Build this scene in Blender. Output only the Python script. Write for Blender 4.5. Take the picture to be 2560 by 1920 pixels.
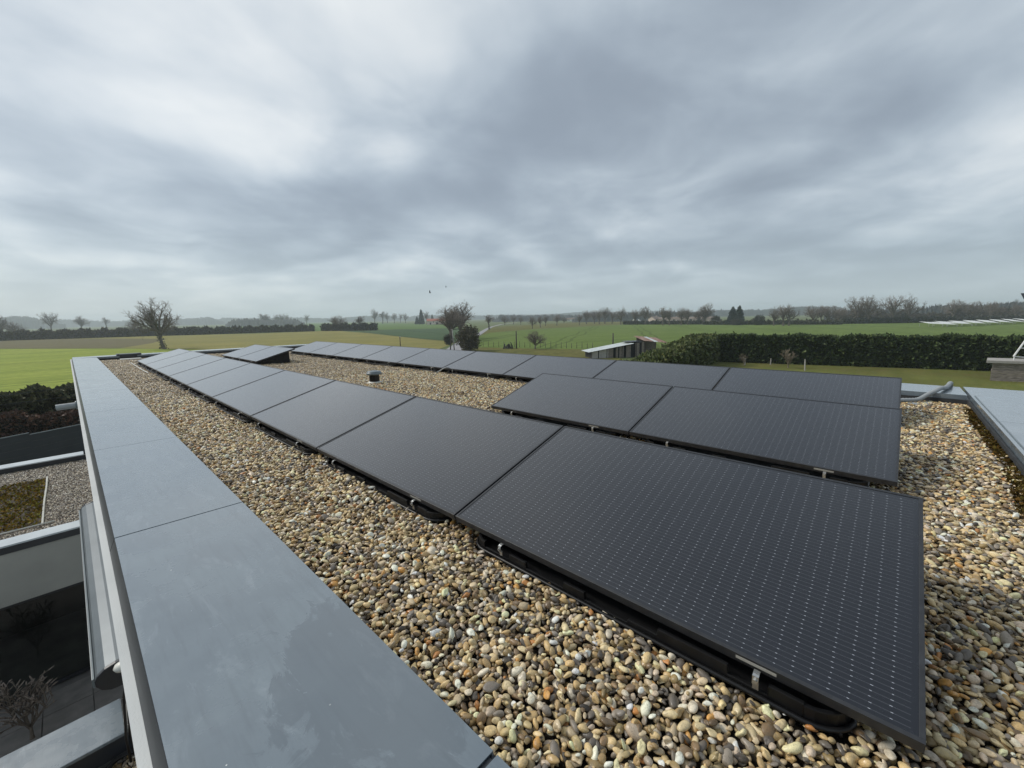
import bpy, bmesh, math, random
import numpy as np
from mathutils import Vector, Matrix

S = bpy.context.scene
for _o in list(bpy.data.objects):
    bpy.data.objects.remove(_o)
R = math.radians
random.seed(7)

# ------------------------------------------------------------------ camera
CZ = 6.53                      # eye above the ground, metres
CAM = Vector((0.0, 0.0, CZ))
FPX, YAW, PITCH, ROLL = 1022.65, R(47.127), R(-9.2373), R(-1.0226)
FW = Vector((math.sin(YAW) * math.cos(PITCH), math.cos(YAW) * math.cos(PITCH), math.sin(PITCH)))
_r = Vector((math.cos(YAW), -math.sin(YAW), 0)); _u = _r.cross(FW)
RT = _r * math.cos(ROLL) + _u * math.sin(ROLL)
UP = -_r * math.sin(ROLL) + _u * math.cos(ROLL)
cd = bpy.data.cameras.new('camera'); cam = bpy.data.objects.new('camera', cd)
S.collection.objects.link(cam)
cd.sensor_width = 36; cd.lens = 36 * FPX / 2560; cd.clip_start = 0.02; cd.clip_end = 30000
cam.matrix_world = Matrix(((RT.x, UP.x, -FW.x, 0), (RT.y, UP.y, -FW.y, 0), (RT.z, UP.z, -FW.z, CZ), (0, 0, 0, 1)))
S.camera = cam

# ------------------------------------------------------------------ light
SUN_AZ, SUN_EL = R(-26), R(40)         # azimuth from +Y towards +X
SUND = Vector((math.sin(SUN_AZ) * math.cos(SUN_EL), math.cos(SUN_AZ) * math.cos(SUN_EL), math.sin(SUN_EL)))
sl = bpy.data.lights.new('sun', 'SUN'); sl.energy = 1.5; sl.angle = R(14); sl.color = (1.0, 0.95, 0.87)
so = bpy.data.objects.new('sun', sl); S.collection.objects.link(so)
so.rotation_euler = (-SUND).to_track_quat('-Z', 'Y').to_euler(); so.location = (0, 0, 60)

W = bpy.data.worlds.new('World'); S.world = W; W.use_nodes = True
def world():
    nt = W.node_tree; N = nt.nodes; L = nt.links; N.clear()
    def nd(t, **k):
        n = N.new(t)
        for a, b in k.items(): setattr(n, a, b)
        return n
    def mth(op, a, b=None, clamp=False):
        n = nd('ShaderNodeMath', operation=op); n.use_clamp = clamp
        for i, v in enumerate((a, b)):
            if v is None: continue
            if isinstance(v, (int, float)): n.inputs[i].default_value = v
            else: L.new(v, n.inputs[i])
        return n.outputs[0]
    out = nd('ShaderNodeOutputWorld'); bg = nd('ShaderNodeBackground'); bg.inputs[1].default_value = 0.1
    L.new(bg.outputs[0], out.inputs[0])
    tc = nd('ShaderNodeTexCoord'); sp = nd('ShaderNodeSeparateXYZ'); L.new(tc.outputs['Generated'], sp.inputs[0])
    x, y, z = sp.outputs
    zz = mth('MAXIMUM', z, 0.0); den = mth('ADD', zz, 0.2)
    b = FW * 1.0 + RT * ((1520 - 1280) / FPX); bl = math.hypot(b.x, b.y); bx, by = b.x / bl, b.y / bl
    al = mth('DIVIDE', mth('ADD', mth('MULTIPLY', x, bx), mth('MULTIPLY', y, by)), den)
    ac = mth('DIVIDE', mth('SUBTRACT', mth('MULTIPLY', x, by), mth('MULTIPLY', y, bx)), den)
    def cloud(sa, sc, off, scale, detail, rough, dist):
        cb = nd('ShaderNodeCombineXYZ')
        L.new(mth('ADD', mth('MULTIPLY', al, sa), off[0]), cb.inputs[0]); L.new(mth('ADD', mth('MULTIPLY', ac, sc), off[1]), cb.inputs[1])
        cb.inputs[2].default_value = off[2]
        n = nd('ShaderNodeTexNoise'); n.inputs['Scale'].default_value = scale; n.inputs['Detail'].default_value = detail
        n.inputs['Roughness'].default_value = rough; n.inputs['Distortion'].default_value = dist
        L.new(cb.outputs[0], n.inputs['Vector']); return n.outputs[0]
    big = cloud(.9, .75, (31.2, 2.4, .4), 1.1, 2, .5, .4)
    stk = cloud(.95, .85, (6.6, 21.5, 5.1), 2.1, 4, .5, .4)
    fin = cloud(1.0, 1.5, (8.3, 4.2, 2.6), 3.4, 5, .55, .5)
    c = mth('ADD', mth('ADD', mth('MULTIPLY', big, .53), mth('MULTIPLY', stk, .38)), mth('MULTIPLY', fin, .09))
    dt = nd('ShaderNodeVectorMath', operation='DOT_PRODUCT'); L.new(tc.outputs['Generated'], dt.inputs[0]); dt.inputs[1].default_value = SUND
    d0 = mth('MAXIMUM', dt.outputs['Value'], 0.0)
    glow = mth('ADD', mth('MULTIPLY', mth('POWER', d0, 3.0), .045), mth('MULTIPLY', mth('POWER', d0, 12.0), .02))
    c = mth('ADD', c, glow)
    cr = nd('ShaderNodeValToRGB'); L.new(c, cr.inputs[0]); e = cr.color_ramp
    e.interpolation = 'B_SPLINE'
    stops = [(.37, (1.9, 2.22, 2.6)), (.45, (2.3, 2.68, 3.1)), (.53, (3.05, 3.5, 3.92)), (.61, (4.25, 4.65, 4.95)), (.72, (6.0, 6.15, 6.1))]
    e.elements[0].position = stops[0][0]; e.elements[0].color = (*[c / 10 for c in stops[0][1]], 1)
    e.elements[1].position = stops[-1][0]; e.elements[1].color = (*[c / 10 for c in stops[-1][1]], 1)
    for p, col in stops[1:-1]:
        q = e.elements.new(p); q.color = (*[c / 10 for c in col], 1)
    # low sky: even grey-blue air
    mx = nd('ShaderNodeMix', data_type='RGBA'); vm = nd('ShaderNodeVectorMath', operation='SCALE'); vm.inputs['Scale'].default_value = 10.0; L.new(cr.outputs[0], vm.inputs[0]); L.new(vm.outputs[0], mx.inputs['A']); mx.inputs['B'].default_value = (3.25, 3.9, 4.3, 1)
    L.new(mth('POWER', mth('SUBTRACT', 1.0, mth('MULTIPLY', zz, 3.2), True), 3.0), mx.inputs['Factor'])
    sky = nd('ShaderNodeTexSky', sky_type='NISHITA'); sky.sun_disc = False
    sky.sun_elevation = SUN_EL; sky.sun_rotation = SUN_AZ % (2 * math.pi)
    m2 = nd('ShaderNodeMix', data_type='RGBA'); m2.inputs['Factor'].default_value = .9
    L.new(sky.outputs[0], m2.inputs['A']); L.new(mx.outputs['Result'], m2.inputs['B'])
    L.new(m2.outputs['Result'], bg.inputs[0])
world()
S.view_settings.view_transform = 'Standard'; S.view_settings.look = 'None'
S.view_settings.exposure = 0.62; S.view_settings.gamma = 1.0; S.view_settings.use_curve_mapping = False
S.cycles.use_denoising = True
S.cycles.max_bounces = 6; S.cycles.volume_bounces = 3; S.cycles.transparent_max_bounces = 8

# ------------------------------------------------------------------ survey helpers
def ray(u, v): return FW + RT * ((u - 1280) / FPX) - UP * ((v - 960) / FPX)
def at(u, v, z=0.0):
    """the point at height z on the line of sight through (u, v) of the photograph"""
    d = ray(u, v); return CAM + d * ((z - CZ) / d.z)
def bearing(u, depth, z=0.0):
    """a point at height z on the bearing of column u, depth metres out"""
    d = ray(u, 790); d.z = 0; d *= depth / (d.dot(Vector((FW.x, FW.y, 0)))); return Vector((d.x, d.y, z))

# ------------------------------------------------------------------ mesh helpers
ORG = {}
def link(o): S.collection.objects.link(o)
def tag(o, label=None, cat=None, group=None, kind=None):
    if label: o['label'] = label
    if cat: o['category'] = cat
    if group: o['group'] = group
    if kind: o['kind'] = kind
    return o
def thing(name, loc, label, cat, group=None):
    o = bpy.data.objects.new(name, None); link(o); o.location = loc; o.empty_display_size = .2
    ORG[o.name] = Vector(loc); return tag(o, label, cat, group)
def finish(name, me, mat, parent, smooth):
    if mat:
        for m in (mat if isinstance(mat, (list, tuple)) else [mat]): me.materials.append(m)
    if smooth: me.polygons.foreach_set('use_smooth', [True] * len(me.polygons))
    o = bpy.data.objects.new(name, me); link(o)
    if parent is not None:
        o.parent = parent; ORG[o.name] = ORG[parent.name]
    else: ORG[o.name] = Vector((0, 0, 0))
    return o

class MB:
    def __init__(s): s.v = []; s.f = []; s.m = []; s.uv = None; s.mi = 0
    def add(s, vs, fs):
        k = len(s.v); s.v += [tuple(p) for p in vs]; s.f += [tuple(i + k for i in f) for f in fs]; s.m += [s.mi] * len(fs); return s
    def box(s, a, b, M=None):
        x0, y0, z0 = a; x1, y1, z1 = b
        vs = [Vector(p) for p in ((x0,y0,z0),(x1,y0,z0),(x1,y1,z0),(x0,y1,z0),(x0,y0,z1),(x1,y0,z1),(x1,y1,z1),(x0,y1,z1))]
        if M: vs = [M @ p for p in vs]
        return s.add(vs, [(3,2,1,0),(4,5,6,7),(0,1,5,4),(1,2,6,5),(2,3,7,6),(3,0,4,7)])
    def prism(s, poly, ext):
        """poly: list of 3d points, ext: extrusion vector"""
        n = len(poly); e = Vector(ext); P = [Vector(p) for p in poly]
        return s.add(P + [p + e for p in P], [tuple(range(n))[::-1], tuple(range(n, 2 * n))] + [(i, (i+1) % n, n + (i+1) % n, n + i) for i in range(n)])
    def tube(s, pts, rad, n=8, cap=True):
        pts = [Vector(p) for p in pts]; k = len(pts)
        if isinstance(rad, (int, float)): rad = [rad] * k
        vs = []; pa = None
        for i, p in enumerate(pts):
            t = (pts[min(i+1, k-1)] - pts[max(i-1, 0)]).normalized()
            a = t.orthogonal().normalized() if pa is None else (pa - t * pa.dot(t)).normalized()
            pa = a; b = t.cross(a)
            for j in range(n):
                q = 2 * math.pi * j / n; vs.append(p + (a * math.cos(q) + b * math.sin(q)) * rad[i])
        fs = [(i*n+j, i*n+(j+1) % n, (i+1)*n+(j+1) % n, (i+1)*n+j) for i in range(k-1) for j in range(n)]
        if cap: fs += [tuple(range(n))[::-1], tuple(range((k-1)*n, k*n))]
        return s.add(vs, fs)
    def lathe(s, prof, c, n=24):
        c = Vector(c); vs = []; k = len(prof)
        for r, z in prof:
            for j in range(n):
                q = 2 * math.pi * j / n; vs.append(c + Vector((r * math.cos(q), r * math.sin(q), z)))
        fs = [(i*n+j, i*n+(j+1) % n, (i+1)*n+(j+1) % n, (i+1)*n+j) for i in range(k-1) for j in range(n)]
        fs += [tuple(range(n))[::-1], tuple(range((k-1)*n, k*n))]
        return s.add(vs, fs)
    def build(s, name, mat, parent=None, smooth=False, bevel=0, uv=None):
        off = ORG[parent.name] if parent is not None else Vector((0, 0, 0))
        me = bpy.data.meshes.new(name); me.from_pydata([(a - off.x, b - off.y, c - off.z) for a, b, c in s.v], [], s.f)
        if any(s.m): me.polygons.foreach_set('material_index', s.m)
        if bevel:
            bm = bmesh.new(); bm.from_mesh(me)
            bmesh.ops.bevel(bm, geom=[e for e in bm.edges if e.is_manifold and e.calc_face_angle(0) > .6], offset=bevel, segments=2, affect='EDGES', profile=.6)
            bm.to_mesh(me); bm.free()
        if uv:
            lay = me.uv_layers.new(name='UVMap')
            for lp in me.loops: lay.data[lp.index].uv = uv(me.vertices[lp.vertex_index].co)
        me.update(); return finish(name, me, mat, parent, smooth)

def np_mesh(name, V, F, mat, parent=None, smooth=False, cols=None, off=True):
    """V (n,3) array, F (m,k) array with constant k"""
    me = bpy.data.meshes.new(name); V = np.asarray(V, np.float32); F = np.asarray(F, np.int32)
    if parent is not None and off: V = V - np.array(ORG[parent.name], np.float32)
    me.vertices.add(len(V)); me.vertices.foreach_set('co', V.ravel())
    me.loops.add(F.size); me.loops.foreach_set('vertex_index', F.ravel())
    me.polygons.add(len(F)); me.polygons.foreach_set('loop_start', np.arange(0, F.size, F.shape[1], dtype=np.int32))
    me.update(calc_edges=True)
    if cols is not None:
        a = me.color_attributes.new('tone', 'FLOAT_COLOR', 'POINT'); a.data.foreach_set('color', np.asarray(cols, np.float32).ravel())
    return finish(name, me, mat, parent, smooth)

def nth(i):
    k = i + 1; return '%d%s' % (k, 'th' if 10 < k % 100 < 14 else {1: 'st', 2: 'nd', 3: 'rd'}.get(k % 10, 'th'))
def copy_tree(o, parent=None):
    c = o.copy(); link(c); c.parent = parent
    for ch in o.children: copy_tree(ch, c)
    return c

# ------------------------------------------------------------------ materials
def s2l(r, g, b, k=1.0):
    f = lambda c: (c / 255 / 12.92 if c <= 10 else ((c / 255 + .055) / 1.055) ** 2.4) * k
    return (f(r), f(g), f(b))
class NT:
    def __init__(s, name):
        s.mat = bpy.data.materials.new(name); s.mat.use_nodes = True; s.t = s.mat.node_tree; s.N = s.t.nodes; s.L = s.t.links
        s.b = s.N['Principled BSDF']; s.out = s.N['Material Output']
    def nd(s, t, **k):
        n = s.N.new(t)
        for a, b in k.items(): setattr(n, a, b)
        return n
    def put(s, sock, v):
        if isinstance(v, (int, float)): sock.default_value = v
        elif isinstance(v, (tuple, list)): sock.default_value = (*v, 1) if len(v) == 3 and len(sock.default_value) == 4 else v
        else: s.L.new(v, sock)
    def m(s, op, a, b=None, c=None, clamp=False):
        n = s.nd('ShaderNodeMath', operation=op); n.use_clamp = clamp
        for i, v in enumerate((a, b, c)):
            if v is not None: s.put(n.inputs[i], v)
        return n.outputs[0]
    def mix(s, f, a, b, mode='MIX'):
        n = s.nd('ShaderNodeMix', data_type='RGBA', blend_type=mode); s.put(n.inputs['Factor'], f); s.put(n.inputs['A'], a); s.put(n.inputs['B'], b); return n.outputs['Result']
    def pos(s, scale=(1, 1, 1), rot=(0, 0, 0), kind='pos'):
        if kind == 'pos': o = s.nd('ShaderNodeNewGeometry').outputs['Position']
        else: o = s.nd('ShaderNodeTexCoord').outputs[kind]
        mp = s.nd('ShaderNodeMapping'); s.L.new(o, mp.inputs[0]); mp.inputs['Scale'].default_value = scale; mp.inputs['Rotation'].default_value = rot
        return mp.outputs[0]
    def noise(s, vec, scale, detail=4, rough=.55, dist=0):
        n = s.nd('ShaderNodeTexNoise'); s.put(n.inputs['Scale'], scale); n.inputs['Detail'].default_value = detail
        n.inputs['Roughness'].default_value = rough; n.inputs['Distortion'].default_value = dist; s.L.new(vec, n.inputs['Vector']); return n.outputs[0]
    def ramp(s, f, stops, interp='LINEAR'):
        n = s.nd('ShaderNodeValToRGB'); s.put(n.inputs[0], f); e = n.color_ramp; e.interpolation = interp
        while len(e.elements) < len(stops): e.elements.new(.5)
        for q, (p, c) in zip(e.elements, stops):
            q.position = p; q.color = (*c, 1) if isinstance(c, (tuple, list)) else (c, c, c, 1)
        return n.outputs[0]
    def bump(s, h, strength=.3, dist=.01):
        n = s.nd('ShaderNodeBump'); n.inputs['Strength'].default_value = strength; n.inputs['Distance'].default_value = dist
        s.L.new(h, n.inputs['Height']); s.L.new(n.outputs[0], s.b.inputs['Normal']); return n.outputs[0]
    def set(s, **k):
        names = dict(col='Base Color', rough='Roughness', metal='Metallic', spec='Specular IOR Level', trans='Transmission Weight', ior='IOR', coat='Coat Weight', crough='Coat Roughness')
        for a, v in k.items(): s.put(s.b.inputs[names[a]], v)
        return s
def basic(name, col, col2=None, rough=.6, metal=0, scale=3, detail=5, bump=0, bscale=60, bdist=.005, spec=.5, sc3=(1, 1, 1), kind='pos'):
    n = NT(name); v = n.pos(sc3, kind=kind)
    f = n.noise(v, scale, detail)
    n.set(col=n.mix(n.ramp(f, [(.3, 0), (.7, 1)]), col, col2 or tuple(c * .8 for c in col)), rough=rough, metal=metal, spec=spec)
    if bump: n.bump(n.noise(v, bscale, 3), bump, bdist)
    return n.mat

def toned(name, rough=.7, k=1.0, spec=.3, trans=0):
    """colour stored leaf by leaf"""
    n = NT(name); a = n.nd('ShaderNodeAttribute', attribute_name='tone')
    n.set(col=n.mix(1.0, a.outputs['Color'], (k, k, k), 'MULTIPLY'), rough=rough, spec=spec); return n.mat

MAT = {}
def mats():
    m = MAT
    # grey painted aluminium coping with water film, dirt and sheen painted into the colour
    n = NT('coping_aluminium'); v = n.pos((1, 1, 1))
    big = n.noise(v, 1.7, 5, .6, .6); fine = n.noise(n.pos((1, .6, 1), (0, 0, .6)), 8, 8, .68, 1.6)
    dv = n.nd('ShaderNodeVectorMath', operation='DISTANCE'); n.L.new(n.pos((1, .55, 0)), dv.inputs[0]); dv.inputs[1].default_value = (.47, .52, 0)
    near = n.m('MULTIPLY', n.m('SUBTRACT', .35, dv.outputs['Value'], None, True), 1.1)
    wet = n.ramp(n.m('ADD', n.m('ADD', n.m('MULTIPLY', big, .42), n.m('MULTIPLY', fine, .58)), near), [(.645, 0), (.68, 1)])
    cloudy = n.ramp(n.noise(v, 4.5, 6, .6), [(.3, 0), (.7, 1)])
    base = n.mix(cloudy, s2l(104, 115, 123), s2l(114, 126, 134))
    streak = n.ramp(n.noise(n.pos((14, 1.4, 1)), 3, 4, .6), [(.5, 0), (.7, .6)])
    pale_sheen = n.ramp(n.noise(n.pos((5, 1.6, 1), (0, 0, .5)), 1.6, 7, .7, 1.2), [(.56, 0), (.7, .5)]); base = n.mix(pale_sheen, base, s2l(142, 152, 159))  # scattered sheen spots put into the base colour as paler patches
    base = n.mix(streak, base, s2l(98, 108, 116))
    speck = n.nd('ShaderNodeTexVoronoi'); speck.inputs['Scale'].default_value = 9; n.L.new(v, speck.inputs['Vector'])
    base = n.mix(n.m('LESS_THAN', speck.outputs['Distance'], .022), base, s2l(205, 208, 205))
    n.set(col=n.mix(n.m('MULTIPLY', wet, .6), base, s2l(88, 98, 106)), rough=n.m('ADD', n.m('SUBTRACT', .2, n.m('MULTIPLY', wet, .06)), n.m('MULTIPLY', cloudy, .14)), metal=0.0, spec=.6, coat=.75, crough=n.m('ADD', .07, n.m('MULTIPLY', cloudy, .13)))
    n.b.inputs['Coat IOR'].default_value = 1.55
    n.bump(n.m('ADD', n.m('MULTIPLY', n.noise(n.pos((1.2, 6, 1)), 4, 5, .6, .4), .35), n.noise(n.pos((1, 1.5, 1)), 3.5, 3)), .13, .01); m['coping'] = n.mat
    m['trim'] = basic('grey_metal_trim', s2l(118, 128, 132), s2l(104, 114, 118), .4, spec=.5, scale=2)
    m['trim_dark'] = basic('dark_metal_trim', s2l(52, 55, 60), s2l(40, 43, 48), .4, scale=2)
    m['trim_pale'] = basic('pale_metal_trim', s2l(196, 204, 208), s2l(178, 186, 192), .35, scale=3)
    m['membrane'] = basic('roof_membrane', s2l(58, 60, 62), s2l(40, 42, 43), .8, scale=12, bump=.3)
    m['render'] = basic('white_render', s2l(210, 212, 210), s2l(194, 197, 196), .9, scale=2, bump=.5, bscale=240, bdist=.003)
    m['render_grey'] = basic('grey_render', s2l(166, 166, 160), s2l(148, 149, 144), .9, scale=1.2, bump=.6, bscale=90, bdist=.006)
    m['black_plastic'] = basic('black_plastic', (.006, .006, .007), (.01, .01, .01), .42, scale=8, spec=.35)
    m['frame'] = basic('black_anodised_frame', (.022, .023, .026), (.035, .037, .041), .42, scale=30, spec=.5)
    m['steel'] = basic('zinc_steel', (.62, .62, .6), (.5, .5, .49), .35, .9, scale=40)
    m['paper'] = basic('label_paper', s2l(190, 188, 180), s2l(170, 168, 160), .6, scale=40)
    m['conduit'] = basic('grey_conduit', s2l(160, 164, 165), s2l(140, 145, 147), .5, scale=10)
    m['white_plastic'] = basic('white_plastic', s2l(215, 214, 205), s2l(195, 194, 186), .45, scale=10)
    m['cable'] = basic('black_cable', (.01, .01, .011), None, .5)
    m['awning'] = basic('awning_aluminium', s2l(98, 106, 111), s2l(86, 94, 99), .4, .3, scale=3)
    m['dark_interior'] = basic('dark_interior', (.02, .022, .022), None, .9)
    g = NT('window_glass'); g.set(col=(.75, .8, .78), rough=.02, trans=1.0, ior=1.45); m['glass'] = g.mat
    m['alu_dark'] = basic('dark_aluminium', s2l(45, 48, 54), s2l(36, 39, 44), .35, scale=3)
    m['fence'] = basic('anthracite_fence', s2l(50, 54, 60), s2l(42, 46, 52), .6, scale=1.5)
    m['paving'] = basic('patio_paving', s2l(120, 116, 112), s2l(92, 90, 88), .7, scale=2.5, bump=.3)
    m['slab'] = basic('concrete_slab', s2l(132, 128, 124), s2l(108, 105, 102), .75, scale=5, detail=7, bump=.2, bscale=120, bdist=.003)
    # solar glass
    n = NT('solar_glass'); uv = n.nd('ShaderNodeUVMap', uv_map='UVMap').outputs[0]; sp = n.nd('ShaderNodeSeparateXYZ'); n.L.new(uv, sp.inputs[0])
    u, vv = sp.outputs[0], sp.outputs[1]
    ins = n.m('MULTIPLY', n.m('MULTIPLY', n.m('GREATER_THAN', u, .026), n.m('LESS_THAN', u, 1.694)), n.m('MULTIPLY', n.m('GREATER_THAN', vv, .02), n.m('LESS_THAN', vv, .982)))
    fr = n.m('ABSOLUTE', n.m('SUBTRACT', n.m('FRACT', n.m('DIVIDE', vv, .0172)), .5))
    fu = n.m('ABSOLUTE', n.m('SUBTRACT', n.m('FRACT', n.m('ADD', n.m('DIVIDE', u, .0417), n.m('MULTIPLY', n.m('FRACT', n.m('MULTIPLY', n.m('FLOOR', n.m('DIVIDE', vv, .0172)), .377)), .07))), .5))
    rnd = n.noise(uv, 55, 2)
    line = n.m('MULTIPLY', n.m('LESS_THAN', fr, .035), ins)
    dot = n.m('MULTIPLY', n.m('MULTIPLY', n.m('LESS_THAN', fr, .055), n.m('LESS_THAN', fu, n.m('MULTIPLY', rnd, .12))), ins)
    cell = n.mix(n.noise(uv, 3.2, 2), (.004, .005, .009), (.008, .009, .014))
    col = n.mix(line, cell, (.07, .074, .085)); col = n.mix(dot, col, (.34, .36, .4))
    drop = n.nd('ShaderNodeTexVoronoi'); drop.inputs['Scale'].default_value = 75; n.L.new(uv, drop.inputs['Vector'])
    sc = n.nd('ShaderNodeSeparateColor'); n.L.new(drop.outputs['Color'], sc.inputs[0])
    rad = n.m('MULTIPLY', sc.outputs[0], .42)
    dh = n.m('MAXIMUM', n.m('SUBTRACT', rad, drop.outputs['Distance']), 0.0)
    film = n.noise(n.pos((4, 1, 1), kind='UV'), 9, 4)
    dm = n.m('GREATER_THAN', dh, .03); strk = n.noise(n.pos((7, 1.2, 1), kind='UV'), 4, 5, .6)
    n.set(col=n.mix(n.m('MULTIPLY', dm, .2), col, (.03, .033, .04)), rough=n.m('SUBTRACT', n.m('ADD', .09, n.m('MULTIPLY', strk, .13)), n.m('MULTIPLY', dm, .07)), spec=.3, ior=1.42, coat=1.0, crough=n.m('SUBTRACT', .31, n.m('MULTIPLY', dm, .2)))
    n.b.inputs['Coat IOR'].default_value = 1.56
    n.b.inputs['Sheen Weight'].default_value = .22; n.b.inputs['Sheen Roughness'].default_value = .28
    n.bump(n.m('ADD', n.m('MULTIPLY', dh, 1.0), n.m('MULTIPLY', film, .02)), .12, .012); m['solar'] = n.mat
    # pebbles
    for nm, src in (('pebble_stone', 'inst'), ('pebble_stone_single', 'obj')):
        n = NT(nm)
        if src == 'inst': c = n.nd('ShaderNodeAttribute', attribute_name='pcol', attribute_type='INSTANCER').outputs['Color']
        else: c = n.nd('ShaderNodeObjectInfo').outputs['Color']
        v = n.pos((1, 1, 1)); f = n.noise(v, 70, 5, .65)
        c2 = n.mix(n.ramp(f, [(.46, 0), (.66, .45)]), c, (.2, .165, .11))
        c2 = n.mix(n.ramp(n.noise(v, 240, 3), [(.55, 0), (.8, .6)]), c2, (.05, .042, .03))
        c2 = n.mix(n.ramp(n.noise(v, 2.6, 4), [(.55, 0), (.8, .3)]), c2, n.mix(.4, c2, (.07, .06, .03)))
        n.set(col=c2, rough=n.ramp(n.noise(v, 14, 2), [(.4, .26), (.62, .55)]), spec=.5); n.bump(n.noise(v, 320, 3), .35, .002); m[nm] = n.mat
    m['bed'] = basic('gravel_bed_grit_shade', s2l(58, 50, 38), s2l(30, 26, 20), .95, scale=45, detail=6, bump=.8, bscale=70, bdist=.012)  # grit colour darkened to paint in the black shadow between pebbles
    m['bed_grey'] = basic('grey_gravel_bed', s2l(110, 102, 94), s2l(70, 65, 60), .95, scale=45, detail=6, bump=.8, bscale=70, bdist=.012)
    m['leaf'] = toned('leaf_foliage', .6, 1.0, .35); m['moss'] = toned('moss_tufts', .9, 1.0, .1); m['grass_tone'] = toned('grass_blades', .7, 1.0, .2)
    m['bark'] = basic('bark', s2l(112, 103, 94), s2l(84, 77, 70), .95, scale=6, bump=.5, bscale=20, bdist=.03)
    m['twig'] = basic('twigs', s2l(150, 136, 124), s2l(122, 112, 104), .95, scale=.7)
    m['twig_pale'] = basic('pale_twigs', s2l(136, 124, 106), s2l(112, 102, 88), .95, scale=.7)
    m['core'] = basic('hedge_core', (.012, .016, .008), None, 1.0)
    m['wood_old'] = basic('weathered_wood', s2l(164, 154, 144), s2l(100, 92, 86), .9, scale=2, detail=6, sc3=(6, 1, 9), bump=.4, bscale=14, bdist=.01)
    m['wood_pale'] = basic('grey_planks', s2l(206, 204, 198), s2l(168, 164, 158), .9, scale=3, sc3=(4, 4, .6))
    m['tin'] = basic('pale_tin', s2l(206, 212, 212), s2l(180, 186, 184), .5, scale=1.2)
    m['rust'] = basic('rusty_tin', s2l(122, 82, 68), s2l(160, 138, 126), .85, scale=1.6)
    m['road'] = basic('country_road', s2l(156, 154, 156), s2l(134, 132, 134), .85, scale=.6)
    m['roof_tile'] = basic('terracotta_tiles', s2l(178, 104, 82), s2l(150, 84, 66), .85, scale=.8)
    m['roof_brown'] = basic('brown_roof', s2l(132, 116, 104), s2l(110, 96, 86), .85, scale=.8)
    m['plaster'] = basic('pale_plaster', s2l(214, 198, 184), s2l(196, 180, 168), .9, scale=.6)
    m['white_sheet'] = basic('white_sheeting', (.8, .8, .76), (.72, .73, .7), .6, scale=.4)
    m['pole_wood'] = basic('pole_wood', s2l(90, 82, 76), s2l(70, 64, 60), .9, scale=4)
    m['concrete'] = basic('pale_concrete', s2l(170, 166, 160), s2l(150, 146, 140), .9, scale=4)
    m['white_metal'] = basic('white_painted_metal', (.75, .75, .72), None, .4)
    m['slate'] = basic('dark_sheet', s2l(88, 90, 102), None, .6)
    # fields
    def field(name, a, b, c, rows=0, rot=0, sc=.05, track=None):
        n = NT(name); v = n.pos(); f1 = n.noise(v, sc, 5, .6); f2 = n.noise(v, .9, 5, .65)
        col = n.mix(n.ramp(f1, [(.35, 0), (.65, 1)]), a, b); col = n.mix(n.m('MULTIPLY', n.ramp(f2, [(.35, 0), (.65, 1)]), .75), col, c); f3 = n.noise(n.pos((.35, 3.0, 1), (0, 0, rot)), .16, 5, .6)
        col = n.mix(n.m('MULTIPLY', n.ramp(f3, [(.4, 0), (.65, 1)]), .4), col, tuple(x * .7 for x in c))
        if rows:
            sp = n.nd('ShaderNodeSeparateXYZ'); n.L.new(n.pos((1, 1, 1), (0, 0, rot)), sp.inputs[0])
            wob = n.m('ADD', sp.outputs[0], n.m('MULTIPLY', n.noise(v, .03, 2), 6))
            k = n.m('ABSOLUTE', n.m('SUBTRACT', n.m('FRACT', n.m('DIVIDE', wob, rows)), .5))
            t1 = n.m('LESS_THAN', n.m('ABSOLUTE', n.m('SUBTRACT', k, .06)), .018)
            col = n.mix(n.m('MULTIPLY', t1, .5), col, track or tuple(x * .5 for x in c))
        n.set(col=col, rough=.95, spec=.1); n.bump(n.noise(v, 5, 4), .6, .12); return n.mat
    m['f_bright'] = field('bright_crop', s2l(168, 176, 80, .85), s2l(154, 168, 72, .85), s2l(132, 148, 60, .8), 20, R(86))
    m['f_green'] = field('green_crop', s2l(132, 150, 80, .74), s2l(118, 138, 70, .74), s2l(104, 124, 60, .7), 24, R(62))
    m['f_dark'] = field('dark_green_crop', s2l(98, 122, 84, .7), s2l(88, 110, 76, .7), s2l(78, 98, 68, .7), 24, R(20))
    m['f_light'] = field('light_green_crop', s2l(124, 150, 84, .72), s2l(110, 138, 74, .72), s2l(100, 124, 70, .7))
    m['f_olive'] = field('olive_stubble', s2l(164, 152, 94, .85), s2l(140, 132, 86, .85), s2l(132, 132, 66, .8), 0, R(70))
    m['f_brown'] = field('brown_stubble', s2l(140, 130, 100, .66), s2l(130, 126, 86, .66), s2l(118, 110, 78, .66), 0)
    m['f_verge'] = field('rough_verge', s2l(150, 142, 84, .68), s2l(126, 130, 66, .66), s2l(104, 104, 58, .6), 0, sc=.2)
    m['f_lawn'] = field('winter_lawn', s2l(136, 138, 74, .7), s2l(126, 112, 72, .66), s2l(110, 122, 60, .66), 0, sc=.14)
    m['f_far'] = field('far_pasture', s2l(128, 142, 92, .68), s2l(138, 134, 96, .66), s2l(108, 124, 78, .66), 0, sc=.008)
mats()

def srgb_tones(rng, n, cols, jitter=.12, k=1.0):
    base = np.array([s2l(*c) for c in cols]) * k
    c = base[rng.integers(0, len(base), n)]
    c = c * (1 + rng.normal(0, jitter, (n, 1))) * (1 + rng.normal(0, .04, (n, 3)))
    return np.concatenate([np.clip(c, .002, .9), np.ones((n, 1))], 1)

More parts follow.
